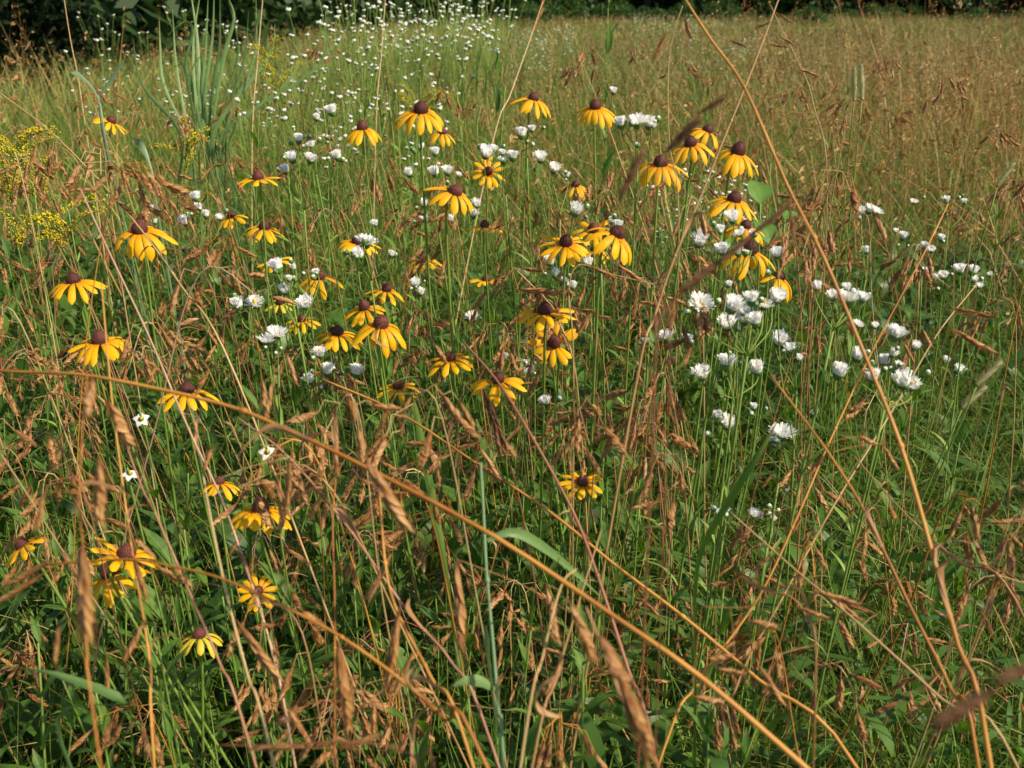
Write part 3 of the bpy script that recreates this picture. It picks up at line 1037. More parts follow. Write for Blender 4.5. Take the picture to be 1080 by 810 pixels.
for heads, label in FLEA:
    rng = random.Random(int(heads[0][0] * 7 + heads[0][1]))
    wmax = max(h_[2] for h_ in heads)
    D = min(max(F * 0.0185 / wmax, 0.88), 1.7)
    ax = sum(h_[0] for h_ in heads) / len(heads)
    by = max(h_[1] for h_ in heads)
    D = min(D, 1.7 if by < 420 else 1.0)
    node = at(ax + rng.uniform(-4, 8), by + rng.uniform(26, 44), D + 0.01)
    root = Vector((node.x + rng.uniform(-.05, .08), node.y + rng.uniform(0, .12), 0))
    t = thing('fleabane', 'white ' + label if not label.startswith(('grey', 'pale', 'tiny', 'faint', 'ragged', 'small')) else label, 'flower', root, 'white fleabanes among the susans')
    b = MB()
    path = smooth_path([root, root.lerp(node, 0.5) + Vector((rng.uniform(-.012, .012), rng.uniform(-.01, .01), 0)), node], 10)
    b.tube(path, [0.0017 - 0.0005 * i / len(path) for i in range(len(path))], 5)
    nodes = [node]
    ends = []
    for (x, y, wd_) in heads:
        d = D + rng.uniform(-.03, .03)
        P = at(x, y, d)
        sc = wd_ * d / F / 0.0140
        q = node if rng.random() < .6 else path[int(len(path) * rng.uniform(.72, .95))]
        ax_ = Vector((rng.uniform(-.35, .35), rng.uniform(-.55, .15), 1)).normalized()
        P0 = P - ax_ * 0.004 * sc
        c = smooth_path([q, q.lerp(P0, 0.5) + Vector(((P0.x - q.x) * .25, 0, -abs(P0.x - q.x) * .10)), P0 - ax_ * 0.01, P0], 9)
        b.tube(c, 0.00075, 4)
        ends.append((P0, ax_, sc, c))
    buds = []
    for i in range(min(5, 1 + len(heads))):
        e = ends[rng.randrange(len(ends))]
        q = e[3][len(e[3]) // 2]
        d_ = Vector((rng.uniform(-1, 1), rng.uniform(-1, .6), rng.uniform(.7, 1.6))).normalized()
        p2 = q + d_ * rng.uniform(.014, .028)
        b.tube([q, q.lerp(p2, .5) + Vector((0, 0, -.002)), p2], 0.0006, 4)
        buds.append((p2, d_))
    part('stem', b.mesh('stem', M['stem'], off=root), t)
    for (P0, ax_, sc, _) in ends:
        hd = part('flower_head', CUP, t, dir_matrix(P0 - root, ax_, sc, rng.uniform(0, 6)))
        fr = FRINGE[4] if ('wide-open' in label and sc > .9) or rng.random() < .12 else FRINGE[rng.randrange(4)]
        part('ray_fringe', fr, hd)
        dk = part('disc', DISC, hd)
        dk.scale = (.5, .5, 2.6 if rng.random() < .3 else .7)
    for p2, d_ in buds:
        part('bud', BUD, t, dir_matrix(p2 - root, d_, rng.uniform(.8, 1.3)))
    for i in range(5):
        f = 0.25 + .7 * i / 5
        p = path[int(f * (len(path) - 1))] - root
        part('leaf', rng.choice(NARROW), t, leaf_matrix(p, rng.uniform(0, 2 * PI), rad(rng.uniform(20, 60)), rng.uniform(.03, .06)))

# --- far fleabanes: whole plants, a few pixels per head


def far_flea_mesh(seed, nh, spread):
    rng = random.Random(seed)
    b = MB()
    top = Vector((rng.uniform(-.06, .06), rng.uniform(-.06, .06), 0.72))
    b.tube([Vector((0, 0, 0)), top * 0.5 + Vector((.01, 0, 0)), top], 0.0016, 4)
    for i in range(nh):
        p = top + Vector((rng.gauss(0, spread), rng.gauss(0, spread), rng.uniform(.05, .26)))
        q = top * rng.uniform(.8, 1)
        b.tube([q, q.lerp(p, .6) + Vector((0, 0, -.01)), p], 0.0009, 3)
        n = 9
        rr = .0066 * rng.uniform(.7, 1.1)
        k = len(b.v)
        tx, ty = rng.uniform(-.4, .4), rng.uniform(-.4, .4)
        for lv, (r_, z_) in enumerate(((.35, -.004), (.95, .002), (1.05, .006), (.45, .005))):
            for j in range(n):
                a = 2 * PI * j / n
                x_, y_ = rr * r_ * math.cos(a), rr * r_ * math.sin(a)
                b.v.append(p + Vector((x_, y_, z_ + tx * x_ + ty * y_ + (rng.uniform(-.0015, .0015) if lv == 2 else 0))))
                b.a.append(.5)
        for lv in range(3):
            for j in range(n):
                j2 = (j + 1) % n
                b.f.append((k + lv * n + j, k + lv * n + j2, k + lv * n + n + j2, k + lv * n + n + j))
                b.mi.append(0 if lv == 0 else 1)
        b.f.append(tuple(k + 3 * n + j for j in range(n)))
        b.mi.append(2)
    for i in range(6):
        z = rng.uniform(.15, .7)
        a = rng.uniform(0, 6.28)
        d = Vector((math.cos(a), math.sin(a), .5))
        s = Vector((-math.sin(a), math.cos(a), 0))
        c0 = top * (z / .72)
        cs = [c0 + d * (.06 * k_ / 3) - Vector((0, 0, .012 * (k_ / 3) ** 2)) for k_ in range(4)]
        b.strip(cs, [s] * 4, [Vector((0, 0, 1))] * 4, [.002, .005, .004, .0005], cols=3, fold=.2)
    return b.mesh('far_fleabane', [M['stem'], M['white'], M['disc']])


FAR = [far_flea_mesh(100 + i, 5 + 2 * (i % 4), .045 + .01 * (i % 3)) for i in range(8)]
# pixel box of the flower tops, count, height range, label, group
DRIFTS = [
 ((352, 0, 525, 34), 50, (.86, 1.06), (2.6, 6.5), 'white fleabane in the dense tall drift before the dark trees', 'fleabanes of the tall far drift'),
 ((262, 30, 490, 130), 26, (.66, .92), (2.2, 4.5), 'small white fleabane in the loose drift behind the top row of susans', 'fleabanes of the loose drift behind the susans'),
 ((90, 18, 330, 120), 16, (.7, 1.0), (2.3, 5.0), 'white fleabane scattered around the tall green reed-like grass', 'fleabanes around the tall green grass'),
 ((540, 20, 600, 62), 22, (.6, .85), (5, 13), 'tiny pale fleabane in the far patches past the tall leafy plant', 'fleabanes of the far pale patches'),
 ((655, 12, 770, 36), 40, (.65, .9), (8, 22), 'tiny pale fleabane in the distant white band near the trees', 'fleabanes of the distant white band'),
 ((700, 170, 790, 225), 12, (.5, .7), (1.9, 2.6), 'tiny white fleabane seen through the stems below the high susan cluster', 'fleabanes behind the high susan cluster'),
 ((720, 30, 800, 70), 12, (.6, .8), (5, 9), 'tiny far fleabane behind the hanging brown seed husks', 'fleabanes behind the hanging husks'),
]
for (x0, y0, x1, y1), cnt, hr, dr, label, grp in DRIFTS:
    made = 0
    tries = 0
    while made < cnt and tries < 4000:
        tries += 1
        px, py = rnd.uniform(x0, x1), rnd.uniform(y0, y1)
        D = rnd.uniform(*dr)
        P = at(px, py, D)
        if not hr[0] < P.z < hr[1]:
            continue
        s = P.z / 0.93
        single('fleabane', FAR[rnd.randrange(8)], label, 'flower', (P.x, P.y, 0), grp, rnd.uniform(0, 6.28), s)
        made += 1

# ------------------------------------------------------------------ brown grass stalks with spikelets


def culm(path, r0, r1, mb, n=6):
    k = len(path)
    mb.tube(path, [r0 + (r1 - r0) * i / (k - 1) for i in range(k)], n)


def add_joint(mb, p, d, r):
    mb.tube([p - d * r * 1.6, p - d * r * .6, p + d * r * .6, p + d * r * 1.6], [r * .9, r * 1.35, r * 1.35, r * .9], 6, cap=False)


def dry_leaf(path, i, r, rng):
    """a dry sheath that hugs the stem and peels off into a limp thin blade"""
    i = min(max(i, 4), len(path) - 5)
    p, d = path[i], (path[i - 3] - path[i]).normalized()
    out = Vector((rng.uniform(-1, 1), rng.uniform(-1, .6), rng.uniform(-.2, .3))).normalized()
    out = (out - d * out.dot(d)).normalized()
    ln = rng.uniform(.035, .075)
    cs, sd, nm, wd = [], [], [], []
    for k in range(10):
        t = k / 9
        c = p + d * (ln * min(t, .45) + ln * .35 * max(0, t - .45)) + out * (r * .9 + ln * .9 * max(0, t - .35) ** 1.4) + Vector((0, 0, -ln * 1.1 * max(0, t - .5) ** 1.8))
        cs.append(c)
        tw = rng.uniform(-.15, .15) + 1.2 * t * t
        s_ = d.cross(out)
        sd.append((s_ * math.cos(tw) + out * math.sin(tw)).normalized())
        nm.append((out * math.cos(tw) - s_ * math.sin(tw)).normalized())
        wd.append(max(.0002, (r * 1.0 + .0012 * math.sin(PI * t)) * (1 - t ** 2.5)))
    b = MB()
    b.strip(cs, sd, nm, wd, cols=3, cup=.5)
    return b


def to_ground(P, d, lean=0.35):
    """carry a traced stem on from its last point down to the soil"""
    h = Vector((d.x, d.y, 0))
    slope = min(1.0, h.length / max(1e-4, -d.z)) if d.z < -1e-4 else 1.0
    h = h.normalized() if h.length > 1e-6 else Vector((1, 0, 0))
    root = P + h * (P.z * min(slope, 1.0) * lean)
    root.z = 0
    return root


def traced(pts, d0, d1, r_px, mat, label, spikes=(), name='brome_stalk', cat='grass stalk', group=None, joints=3, foot=None, lean=.5):
    """a grass stalk: pixel points from its tip downwards, spikes = (x0, y0, x1, y1, width px, depth or None)"""
    n = len(pts)
    P = [at(p[0], p[1], d0 + (d1 - d0) * i / (n - 1)) for i, p in enumerate(pts)]
    root = Vector(foot) if foot else to_ground(P[-1], P[-1] - P[-2], lean)
    P = P + [P[-1].lerp(root, .5) + (P[-1] - P[-2]).normalized() * .03, root]
    if P[-2].z < 0.02:
        P.pop(-2)
    path = smooth_path(P, 46)
    r = .85 * r_px * (d0 + d1) / 2 / F / 2
    t = thing(name, label, cat, root, group)
    b = MB()
    culm(path, r * .60, r * 1.15, b, 7)
    for j in range(joints):
        i = int(len(path) * (.25 + .6 * (j + rnd.random() * .6) / joints))
        i = min(max(i, 1), len(path) - 2)
        add_joint(b, path[i], (path[i + 1] - path[i - 1]).normalized(), r)
    leafs = []
    for j in range(joints if r_px > 2.5 else 0):
        if rnd.random() < .55:
            leafs.append(dry_leaf(path, int(len(path) * rnd.uniform(.15, .8)), r, rnd))
    sp = []
    for (x0, y0, x1, y1, wpx, dd) in spikes:
        q0 = at(x0, y0, 1.0)
        if dd is None:
            best = min(path, key=lambda p: abs((p - CAM).cross((q0 - CAM).normalized()).length))
            dd = (best - CAM).dot(FWD) - 0.004
        A, B = at(x0, y0, dd), at(x1, y1, dd + rnd.uniform(-.006, .006))
        near = min(path, key=lambda p: (p - A).length)
        if (near - A).length > 0.0015:
            md = near.lerp(A, .5) + Vector((0, 0, .04 * (near - A).length))
            b.tube(smooth_path([near, md, A], 8), max(.00025, min(.00035, r * .25)), 4)
        Ln = (B - A).length
        sp.append((A, B - A, Ln, wpx * dd / F / (Ln * .34)))
    part('stem', b.mesh('stem', mat, off=root), t)
    for lf in leafs:
        part('dry_leaf', lf.mesh('dry_leaf', M['dead_leaf'], off=root), t)
    for (A, d, Ln, wd_) in sp:
        part('spikelet', (DARK[rnd.randrange(3)] if 'dark' in label and mat is RD else SPIKES[rnd.randrange(7)]), t, dir_matrix(A - root, d, Ln, rnd.uniform(-.4, .4), min(max(wd_, .6), 1.8), FWD))
    return t


O_, T_, K_, RD, PL = M['orange_culm'], M['culm'], M['pink_culm'], M['red_culm'], M['pale_culm']
traced([(-30, 390), (40, 393), (100, 397), (230, 425), (300, 452), (390, 495), (520, 565), (640, 645), (740, 715), (850, 810), (960, 905), (1040, 975)], .64, .48, 7, O_,
       'thick orange dry grass stem lying slantwise across the whole lower meadow', joints=2, name='dry_grass_stem')
traced([(718, -8), (750, 42), (785, 92), (830, 195), (868, 270), (910, 370), (950, 470), (985, 590), (1010, 680), (1045, 812)], .74, .56, 5.6, O_,
       'long orange grass stem leaning steeply past the right-hand fleabanes', [(833, 218, 838, 258, 13, .66)])
traced([(720, 6), (712, 30), (705, 70), (706, 150), (716, 260)], .95, .95, 1.5, T_, 'thin stalk with two dark dangling husks above the high susan cluster', [(704, 34, 686, 68, 9, .95), (722, 20, 730, 44, 11, .95)], lean=.1)
traced([(812, 4), (824, 30), (840, 62), (858, 110), (872, 230)], 1.0, 1.0, 1.5, T_, 'thin stalk with small paired husks beside the X of two stems', [(816, 12, 838, 26, 6, 1.0), (822, 38, 842, 50, 6, 1.0), (842, 72, 868, 82, 6, 1.0), (830, 50, 808, 46, 5, 1.0), (850, 90, 835, 104, 5, 1.0)], lean=.1)
traced([(826, -14), (806, 40), (785, 94), (762, 150), (740, 205), (712, 270), (690, 335), (668, 420)], .86, .80, 3.2, T_, 'light brown stem crossing the orange leaning one in an X above the susans',
       [(788, 50, 770, 42, 6, .85), (796, 30, 815, 22, 6, .85)])
traced([(85, 200), (117, 270), (155, 350), (200, 455), (233, 525), (260, 600), (287, 687), (310, 800)], .84, .74, 3.2, K_, 'pinkish straight stem running down behind the small purple-coned susan',
       [(205, 420, 222, 385, 10, .82), (208, 440, 205, 480, 9, .82)])
traced([(128, 455), (150, 515), (163, 540), (200, 625), (232, 700), (264, 788)], .72, .64, 3.6, K_, 'pale pink stem slanting through the lower left blooms', [(113, 422, 143, 480, 27, .56)])
traced([(214, 500), (222, 545), (240, 630), (262, 715), (290, 812)], .62, .56, 3.6, PL, 'tan stem standing before the little pale susan', [(213, 500, 225, 470, 9, .62), (306, 482, 302, 545, 11, .62), (250, 655, 302, 728, 16, .60), (290, 508, 306, 548, 12, .62)])
traced([(92, 395), (86, 470), (84, 540), (88, 580), (92, 690), (107, 815)], .50, .42, 3.2, O_, 'stem with the thickest hanging brown ear, nearest at lower left', [(87, 572, 93, 692, 29, .42), (98, 398, 91, 446, 20, .47), (46, 520, 38, 565, 12, .47), (62, 660, 58, 705, 10, .46)])
traced([(107, 300), (118, 420), (133, 537), (141, 592), (158, 700), (163, 812)], .68, .60, 3.2, O_, 'thin orange upright stem between the nearest susan and the column above it', [(104, 484, 106, 563, 21, .5), (143, 590, 156, 640, 11, .6), (153, 655, 128, 702, 14, .6), (112, 690, 114, 740, 9, .6), (183, 598, 205, 622, 12, .62)])
traced([(40, 596), (133, 590), (180, 597), (233, 610), (300, 640), (360, 672), (420, 715), (470, 760), (515, 812)], .62, .52, 4.6, O_, 'orange stem arching from the nearest susan down across the lower left', [(52, 592, 0, 622, 13, .6), (48, 604, -10, 640, 12, .6), (165, 590, 140, 566, 11, .62), (165, 597, 195, 616, 14, .62)])
traced([(350, 430), (356, 480), (351, 545), (353, 640), (353, 772), (355, 830)], .70, .60, 3, O_, 'thin orange stem upright below the round-coned susan', [(345, 475, 330, 520, 10, .68), (357, 675, 370, 782, 16, .52), (372, 715, 364, 780, 14, .55), (330, 790, 300, 742, 9, .6)])
traced([(250, 440), (300, 478), (360, 547), (430, 645), (475, 697), (520, 790)], .76, .66, 3.6, K_, 'rosy stem sloping from under the white star flower', [(276, 398, 283, 448, 12, .72), (302, 372, 314, 410, 11, .72), (288, 402, 279, 447, 11, .7), (292, 500, 300, 560, 11, .7)])
traced([(395, 480), (400, 520), (412, 625), (455, 715), (500, 812)], .66, .56, 4, O_, 'orange stem with a big twisted ear above the arching orange one', [(385, 482, 438, 572, 26, .52), (413, 585, 384, 640, 13, .62), (422, 640, 405, 745, 14, .58), (435, 690, 412, 740, 12, .58), (430, 520, 470, 535, 9, .64)])
traced([(340, 400), (420, 435), (500, 487), (580, 540), (650, 597), (720, 650), (800, 717), (905, 812)], .90, .72, 4.6, O_, 'second long orange stem sloping parallel above the thickest one', [(528, 470, 555, 445, 8, .86), (462, 410, 480, 440, 9, .86), (672, 628, 700, 655, 9, .82), (505, 470, 530, 510, 11, .84)])
traced([(488, 360), (523, 400), (553, 447), (603, 537), (630, 607), (662, 705), (694, 812)], .80, .66, 4.6, RD, 'dark red stem dropping from the torn susan to the bottom edge', [(510, 410, 535, 480, 12, .78), (520, 440, 530, 490, 10, .78), (600, 545, 625, 575, 10, .74), (480, 430, 470, 470, 9, .8)])
traced([(608, 600), (592, 618), (573, 690), (548, 815)], .60, .54, 4, PL, 'pair-forming straw stem leaning back below the low lone susan', [(600, 632, 632, 705, 22, .5), (576, 616, 590, 686, 11, .58)])
traced([(634, 560), (612, 630), (585, 720), (560, 815)], .66, .6, 3.4, T_, 'straw stem close behind the pair-forming one', [(482, 590, 488, 700, 12, .6), (590, 700, 572, 740, 9, .62)])
traced([(618, 640), (638, 690), (662, 755), (690, 840)], .46, .42, 4.5, T_, 'stem with the big drooping bushy ear at the bottom centre', [(632, 668, 668, 742, 30, .42), (655, 715, 692, 815, 34, .40), (606, 652, 628, 705, 20, .46)])
traced([(812, 395), (850, 445), (880, 487), (912, 540), (960, 640), (1003, 727), (1033, 815)], .74, .58, 4.4, O_, 'orange stem sloping beside the lower right, parallel to the long leaning one', [(905, 460, 928, 470, 10, .7), (930, 468, 950, 500, 9, .7), (870, 480, 850, 505, 10, .72)])
traced([(1000, 215), (973, 270), (920, 370), (873, 470), (843, 540), (800, 630), (735, 722), (700, 790)], .95, .78, 3.2, O_, 'thin orange stem leaning the other way through the fleabanes at right', [(1000, 345, 1058, 378, 13, .8), (965, 385, 952, 360, 8, .85)])
traced([(1030, 300), (990, 350), (953, 413), (920, 467), (877, 537), (820, 640), (770, 740)], 1.0, .86, 3, T_, 'thin brown stem leaning beside the other-way orange one', [(1050, 335, 1000, 325, 9, .95)])
traced([(900, 480), (953, 540), (1010, 592), (1082, 655)], .85, .75, 2.8, T_, 'thin tan stem ending at the right border in dark shade', [(1082, 548, 1040, 552, 8, .8), (1020, 560, 1025, 605, 10, .8), (1018, 600, 1022, 640, 9, .8)])
traced([(770, 540), (840, 602), (897, 650), (993, 737), (1076, 815)], .74, .62, 3.6, PL, 'pale straw stem running to the lower right corner', [(905, 650, 860, 620, 15, .7), (925, 648, 870, 628, 12, .7), (990, 712, 968, 730, 8, .66), (985, 735, 955, 752, 8, .66)])
traced([(-4, 95), (60, 145), (133, 223), (190, 300), (250, 400)], 1.05, .95, 2.6, PL, 'pale thin stem slanting over the goldenrod', [(40, 150, 30, 180, 8, 1.0), (58, 150, 60, 178, 8, 1.0)])
traced([(66, -12), (74, 40), (82, 80), (88, 120)], 2.4, 2.35, 1.7, PL, 'tall pale stem rising out of the picture before the dark bushes')
traced([(278, -12), (272, 60), (266, 145)], 2.5, 2.45, 1.9, PL, 'tall straw stem upright beside the reed-like grass')
traced([(407, -12), (402, 60), (397, 120)], 2.8, 2.75, 1.7, PL, 'tall straw stem upright through the far white drift')
traced([(575, -6), (556, 50), (538, 100), (520, 148)], 2.2, 2.1, 2.0, PL, 'tall tan stem with a feathery tip leaning above the spiky star susan', [(570, 10, 575, -6, 6, 2.2), (565, 24, 574, 6, 6, 2.2), (562, 34, 568, 16, 5, 2.2)])
traced([(838, 203), (815, 232), (800, 240), (775, 262), (745, 287), (715, 312), (690, 350), (690, 420)], .50, .50, 2.4, RD, 'dark curved blurred stem crossing the bunch of hanging susans', [(835, 215, 790, 250, 10, .50), (800, 242, 752, 282, 11, .50), (765, 272, 712, 312, 10, .50)], lean=.1, joints=1)
traced([(668, 260), (680, 240), (690, 260), (700, 330), (705, 420)], .46, .48, 1.5, RD, 'blurred dark ears hanging over the high susan cluster', [(652, 212, 682, 152, 15, .44), (700, 162, 745, 118, 17, .46), (735, 120, 770, 100, 9, .46)], lean=.1)
traced([(1120, 690), (1085, 705), (1110, 780), (1130, 860)], .27, .30, 3, RD, 'large out-of-focus dark ear poking in at the lower right corner', [(1050, 728, 975, 772, 27, .27), (1120, 690, 1040, 724, 26, .27)], lean=.1)
traced([(690, 300), (640, 288), (610, 280), (600, 310), (605, 400)], .95, .95, 2, T_, 'bent stem with dark ears lying over the even-petalled susan group', [(622, 280, 655, 296, 8, .93), (650, 278, 682, 300, 9, .93), (672, 318, 702, 324, 9, .93), (700, 312, 730, 324, 9, .93), (690, 318, 700, 345, 6, .93)], lean=.1)
traced([(545, 285), (560, 300), (575, 315), (590, 340), (610, 420)], 1.08, 1.1, 2.4, T_, 'stalk whose dry tangled ears cover the susan behind the star-shaped one', [(545, 305, 602, 310, 9, 1.05), (570, 305, 562, 335, 9, 1.05), (590, 310, 588, 345, 8, 1.05), (560, 340, 600, 330, 9, 1.05), (610, 326, 632, 330, 8, 1.05), (625, 333, 648, 336, 8, 1.05), (622, 330, 608, 356, 9, 1.05)], lean=.2)
traced([(740, 640), (790, 640), (820, 625), (850, 650), (860, 740)], .62, .6, 2.6, T_, 'stalk with husky ears spread over crossing stems at lower right', [(865, 625, 912, 640, 14, .6), (840, 640, 880, 655, 10, .6), (790, 655, 825, 662, 14, .6), (775, 690, 745, 698, 14, .58), (755, 705, 790, 712, 12, .58), (730, 735, 770, 742, 14, .56), (800, 700, 830, 750, 12, .58)], lean=.2)
traced([(230, 786), (300, 786), (370, 782), (440, 800), (470, 860)], .50, .48, 2.6, RD, 'flattened brown ear lying level along the bottom edge', [(262, 790, 330, 786, 12, .5), (330, 788, 365, 778, 10, .5), (355, 790, 410, 772, 12, .5)], lean=.2)

# ---- the many ordinary stalks


def in_zone(px, py):
    if py < 160:
        return 0
    if px < 270 and py < 400:
        return 1
    if px < 400 and py >= 400:
        return 2
    if 270 <= px < 700 and py < 400:
        return 3
    if 400 <= px < 720:
        return 4
    if py < 400:
        return 5
    return 6


ZL = [
 ('tan brome stalk with drooping brown ears standing behind the top row of susans', 'brome stalks behind the top row'),
 ('brown brome stalk with drooping ears in the thick stand around the left column of susans', 'brome stalks around the left column of susans'),
 ('brown brome stalk with hanging ears in the shade below the left column of susans', 'brome stalks in the lower left shade'),
 ('brown brome stalk with nodding ears woven through the middle susans', 'brome stalks among the middle susans'),
 ('brown brome stalk with hanging ears over the bright green leaves below the star-shaped susan', 'brome stalks over the bright green leaves'),
 ('brown brome stalk with nodding ears among the fleabanes by the tan field', 'brome stalks among the right-hand fleabanes'),
 ('brown brome stalk with slanting ears in the dark grass below the right-hand fleabanes', 'brome stalks in the lower right shade'),
]


def brome(P, root, rng, label, group, with_parts, mat, nsp, spl, r):
    """an ordinary stalk from root to P, ears along its nodding top"""
    h = P.z
    side = Vector((P.x - root.x, P.y - root.y, 0))
    nod = (side.normalized() if side.length > .01 else Vector((-1, 0, 0))) * rng.uniform(.02, .07)
    neck = root.lerp(P, .72) + Vector((0, 0, h * .06))
    path = smooth_path([root, root.lerp(neck, .5) + Vector((rng.uniform(-.02, .02), rng.uniform(-.02, .02), h * .02)), neck, P, P + nod + Vector((0, 0, -rng.uniform(.0, .05)))], 24)
    b = MB()
    culm(path, r * 1.15, r * .45, b, 5)
    k = len(path)
    sp = []
    for i in range(nsp):
        f = .70 + .30 * (i + rng.random()) / nsp
        q = path[min(k - 1, int(f * (k - 1)))]
        a = rng.uniform(0, 2 * PI)
        d = (Vector((math.cos(a), math.sin(a), rng.uniform(-.2, .6))) + nod.normalized() * .5).normalized()
        ln = rng.uniform(.008, .035)
        q1 = q + d * ln * .7
        q2 = q1 + (d * .4 + Vector((0, 0, -.7))).normalized() * ln * .5
        b.tube([q, q1, q2], .00035, 3, cap=False)
        sd = ((q2 - q1).normalized() * .5 + Vector((0, 0, -rng.uniform(-.3, 1.0))) + d * .3).normalized()
        sp.append((q2, sd, rng.uniform(*spl)))
    if with_parts:
        t = thing('brome_stalk', label, 'grass stalk', root, group)
        part('stem', b.mesh('stem', mat, off=root), t)
        if rng.random() < .5:
            part('dry_leaf', dry_leaf(path[::-1], int(k * rng.uniform(.35, .7)), r, rng).mesh('dry_leaf', M['dead_leaf'], off=root), t)
        for (q, d, Ln) in sp:
            part('spikelet', SPIKES[rng.randrange(7)], t, dir_matrix(q - root, d, Ln, rng.uniform(0, 6), rng.uniform(.85, 1.2)))


CM = [T_, T_, O_, K_, PL, RD]
ZN = [22, 54, 32, 56, 34, 30, 22]
cnt = [0] * 7
tries = 0
while sum(cnt) < sum(ZN) and tries < 20000:
    tries += 1
    px, py = rnd.uniform(-40, 1120), rnd.uniform(40, 760)
    z = in_zone(px, py)
    if cnt[z] >= ZN[z]:
        continue
    D = rnd.uniform(.85, 2.4) if z in (0, 1, 3, 5) else rnd.uniform(.68, 1.25)
    if z in (3,) and rnd.random() < .7:
        D = rnd.uniform(1.2, 2.0)
    if z == 0:
        D = rnd.uniform(1.5, 2.8)
    P = at(px, py, D)
    if not (.30 < P.z < (.98 if z == 0 else .88)) or P.y < .35:
        continue
    if rnd.random() < .95 and any(D < fd + .12 and abs(px - fx) < fs * (1.0 if fy > 480 else .72) and abs(py - 4 - fy) < fs * (1.0 if fy > 480 else .62) for fx, fy, fs, fd in SEEN):
        continue
    root = Vector((P.x + rnd.gauss(.10, .14) * P.z, P.y + rnd.uniform(-.10, .22), 0))
    if root.y < .35:
        root.y = .35 + rnd.random() * .1
    cnt[z] += 1
    brome(P, root, random.Random(tries), ZL[z][0], ZL[z][1], True, CM[rnd.randrange(6)], rnd.randint(6, 11), (.021, .034), rnd.uniform(.0007, .0012))

# ------------------------------------------------------------------ leafy herbs


def herb(root, h, rng, label, group, nl, Lr, leaves=LEAVES, smat=None, name='leafy_herb', cat='plant', erect=(20, 60), lean=.12):
    t = thing(name, label, cat, root, group)
    top = root + Vector((rng.gauss(0, lean) * h, rng.gauss(0, lean) * h, h))
    path = smooth_path([root, root.lerp(top, .5) + Vector((rng.uniform(-.01, .01), rng.uniform(-.01, .01), 0)), top], 10)
    b = MB()
    culm(path, .0019, .0009, b, 5)
    part('stem', b.mesh('stem', smat or M['stem'], off=root), t)
    a = rng.uniform(0, 6.28)
    for i in range(nl):
        f = .12 + .88 * i / (nl - 1)
        p = path[min(len(path) - 1, int(f * (len(path) - 1) + .5))] - root
        a += 2.4 + rng.uniform(-.4, .4)
        L = rng.uniform(*Lr) * (1.0 - .45 * f)
        part('leaf', rng.choice(leaves), t, leaf_matrix(p, a, rad(rng.uniform(*erect)) * (.6 + .7 * f), L, rng.uniform(-.3, .3)))
    return t


HZ = [
 ((-40, 470, 400, 800), 60, 'leafy green herb with lance-shaped leaves in the shade under the left blooms', 'leafy herbs under the left blooms'),
 ((380, 400, 720, 800), 74, 'bright leafy herb with lance-shaped leaves below the star-shaped susan', 'leafy herbs below the star-shaped susan'),
 ((700, 420, 1120, 800), 16, 'dark leafy herb low in the shade below the right-hand fleabanes', 'leafy herbs in the lower right shade'),
 ((-40, 250, 400, 470), 40, 'leafy green herb among the left column of susans', 'leafy herbs among the left susans'),
 ((400, 230, 900, 400), 44, 'leafy green herb among the stems of the middle susans', 'leafy herbs among the middle susans'),
]
for (x0, y0, x1, y1), c_, label, grp in HZ:
    i = 0
    tries = 0
    while i < c_ and tries < 3000:
        tries += 1
        px, py = rnd.uniform(x0, x1), rnd.uniform(y0, y1)
        D = rnd.uniform(.75, 1.5) if y0 >= 400 else rnd.uniform(1.2, 2.2)
        P = at(px, py, D)
        if not .20 < P.z < .52 or P.y < .5:
            continue
        herb(Vector((P.x, P.y, 0)), P.z, random.Random(i * 77 + int(x0)), label, grp, rnd.randint(11, 16), (.045, .075) if D < 1.2 else (.06, .11), smat=M['stem'])
        i += 1

# taller weeds standing in the field behind the flowers
i = tries = 0
while i < 34 and tries < 3000:
    tries += 1
    px, py = rnd.uniform(-20, 1100), rnd.uniform(40, 260)
    D = rnd.uniform(2.0, 5.5)
    P = at(px, py, D)
    if not .42 < P.z < .85:
        continue
    herb(Vector((P.x, P.y, 0)), P.z, random.Random(900 + i), 'slim green weed with upright narrow leaves standing in the field behind the susans', 'green weeds behind the susans', rnd.randint(12, 18), (.05, .11), leaves=NARROW + LEAVES[:2], name='weed', lean=.08)
    i += 1

# tall leafy plants near the top
TL = [leaf_mesh(random.Random(70 + i), M['bright_leaf'], wide=.11, arch=.5) for i in range(3)]
for (px, py, D, label) in ((648, 8, 2.3, 'tall leafy plant with pale upright leaves rising to the top edge behind the susans'),
                           (524, 34, 2.4, 'tall leafy plant with dark stem left of the taller pale-leaved one')):
    P = at(px, py, D)
    herb(Vector((P.x, P.y, 0)), P.z, random.Random(px), label, None, 26, (.07, .13), leaves=TL, name='tall_leafy_plant', erect=(40, 75), lean=.02)

# a plant with broad light green leaves behind the high susan cluster


LOB = leaf_mesh(random.Random(8), M['bright_leaf'], wide=.36, arch=.7, wave=.06)
P = at(802, 205, 1.55)
root = Vector((P.x + .02, P.y + .05, 0))
t = thing('broad_leaf_plant', 'plant with broad light green leaves behind the high susan cluster', 'plant', root)
b = MB()
for q in (at(802, 215, 1.55), at(828, 232, 1.58), at(812, 258, 1.5), at(770, 262, 1.6)):
    b.tube(smooth_path([root, root.lerp(q, .6) + Vector((.01, 0, .02)), q], 8), .0014, 5)
part('stem', b.mesh('stem', M['stem'], off=root), t)
for q, az, el, s in ((at(802, 215, 1.55), 0, 35, .062), (at(828, 232, 1.58), -.8, 10, .05), (at(812, 258, 1.5), .3, 40, .058), (at(770, 262, 1.6), .9, 30, .06)):
    part('leaf', LOB, t, leaf_matrix(q - root, az, rad(el), s))

# ------------------------------------------------------------------ reed-like tall grass, blue-green blades


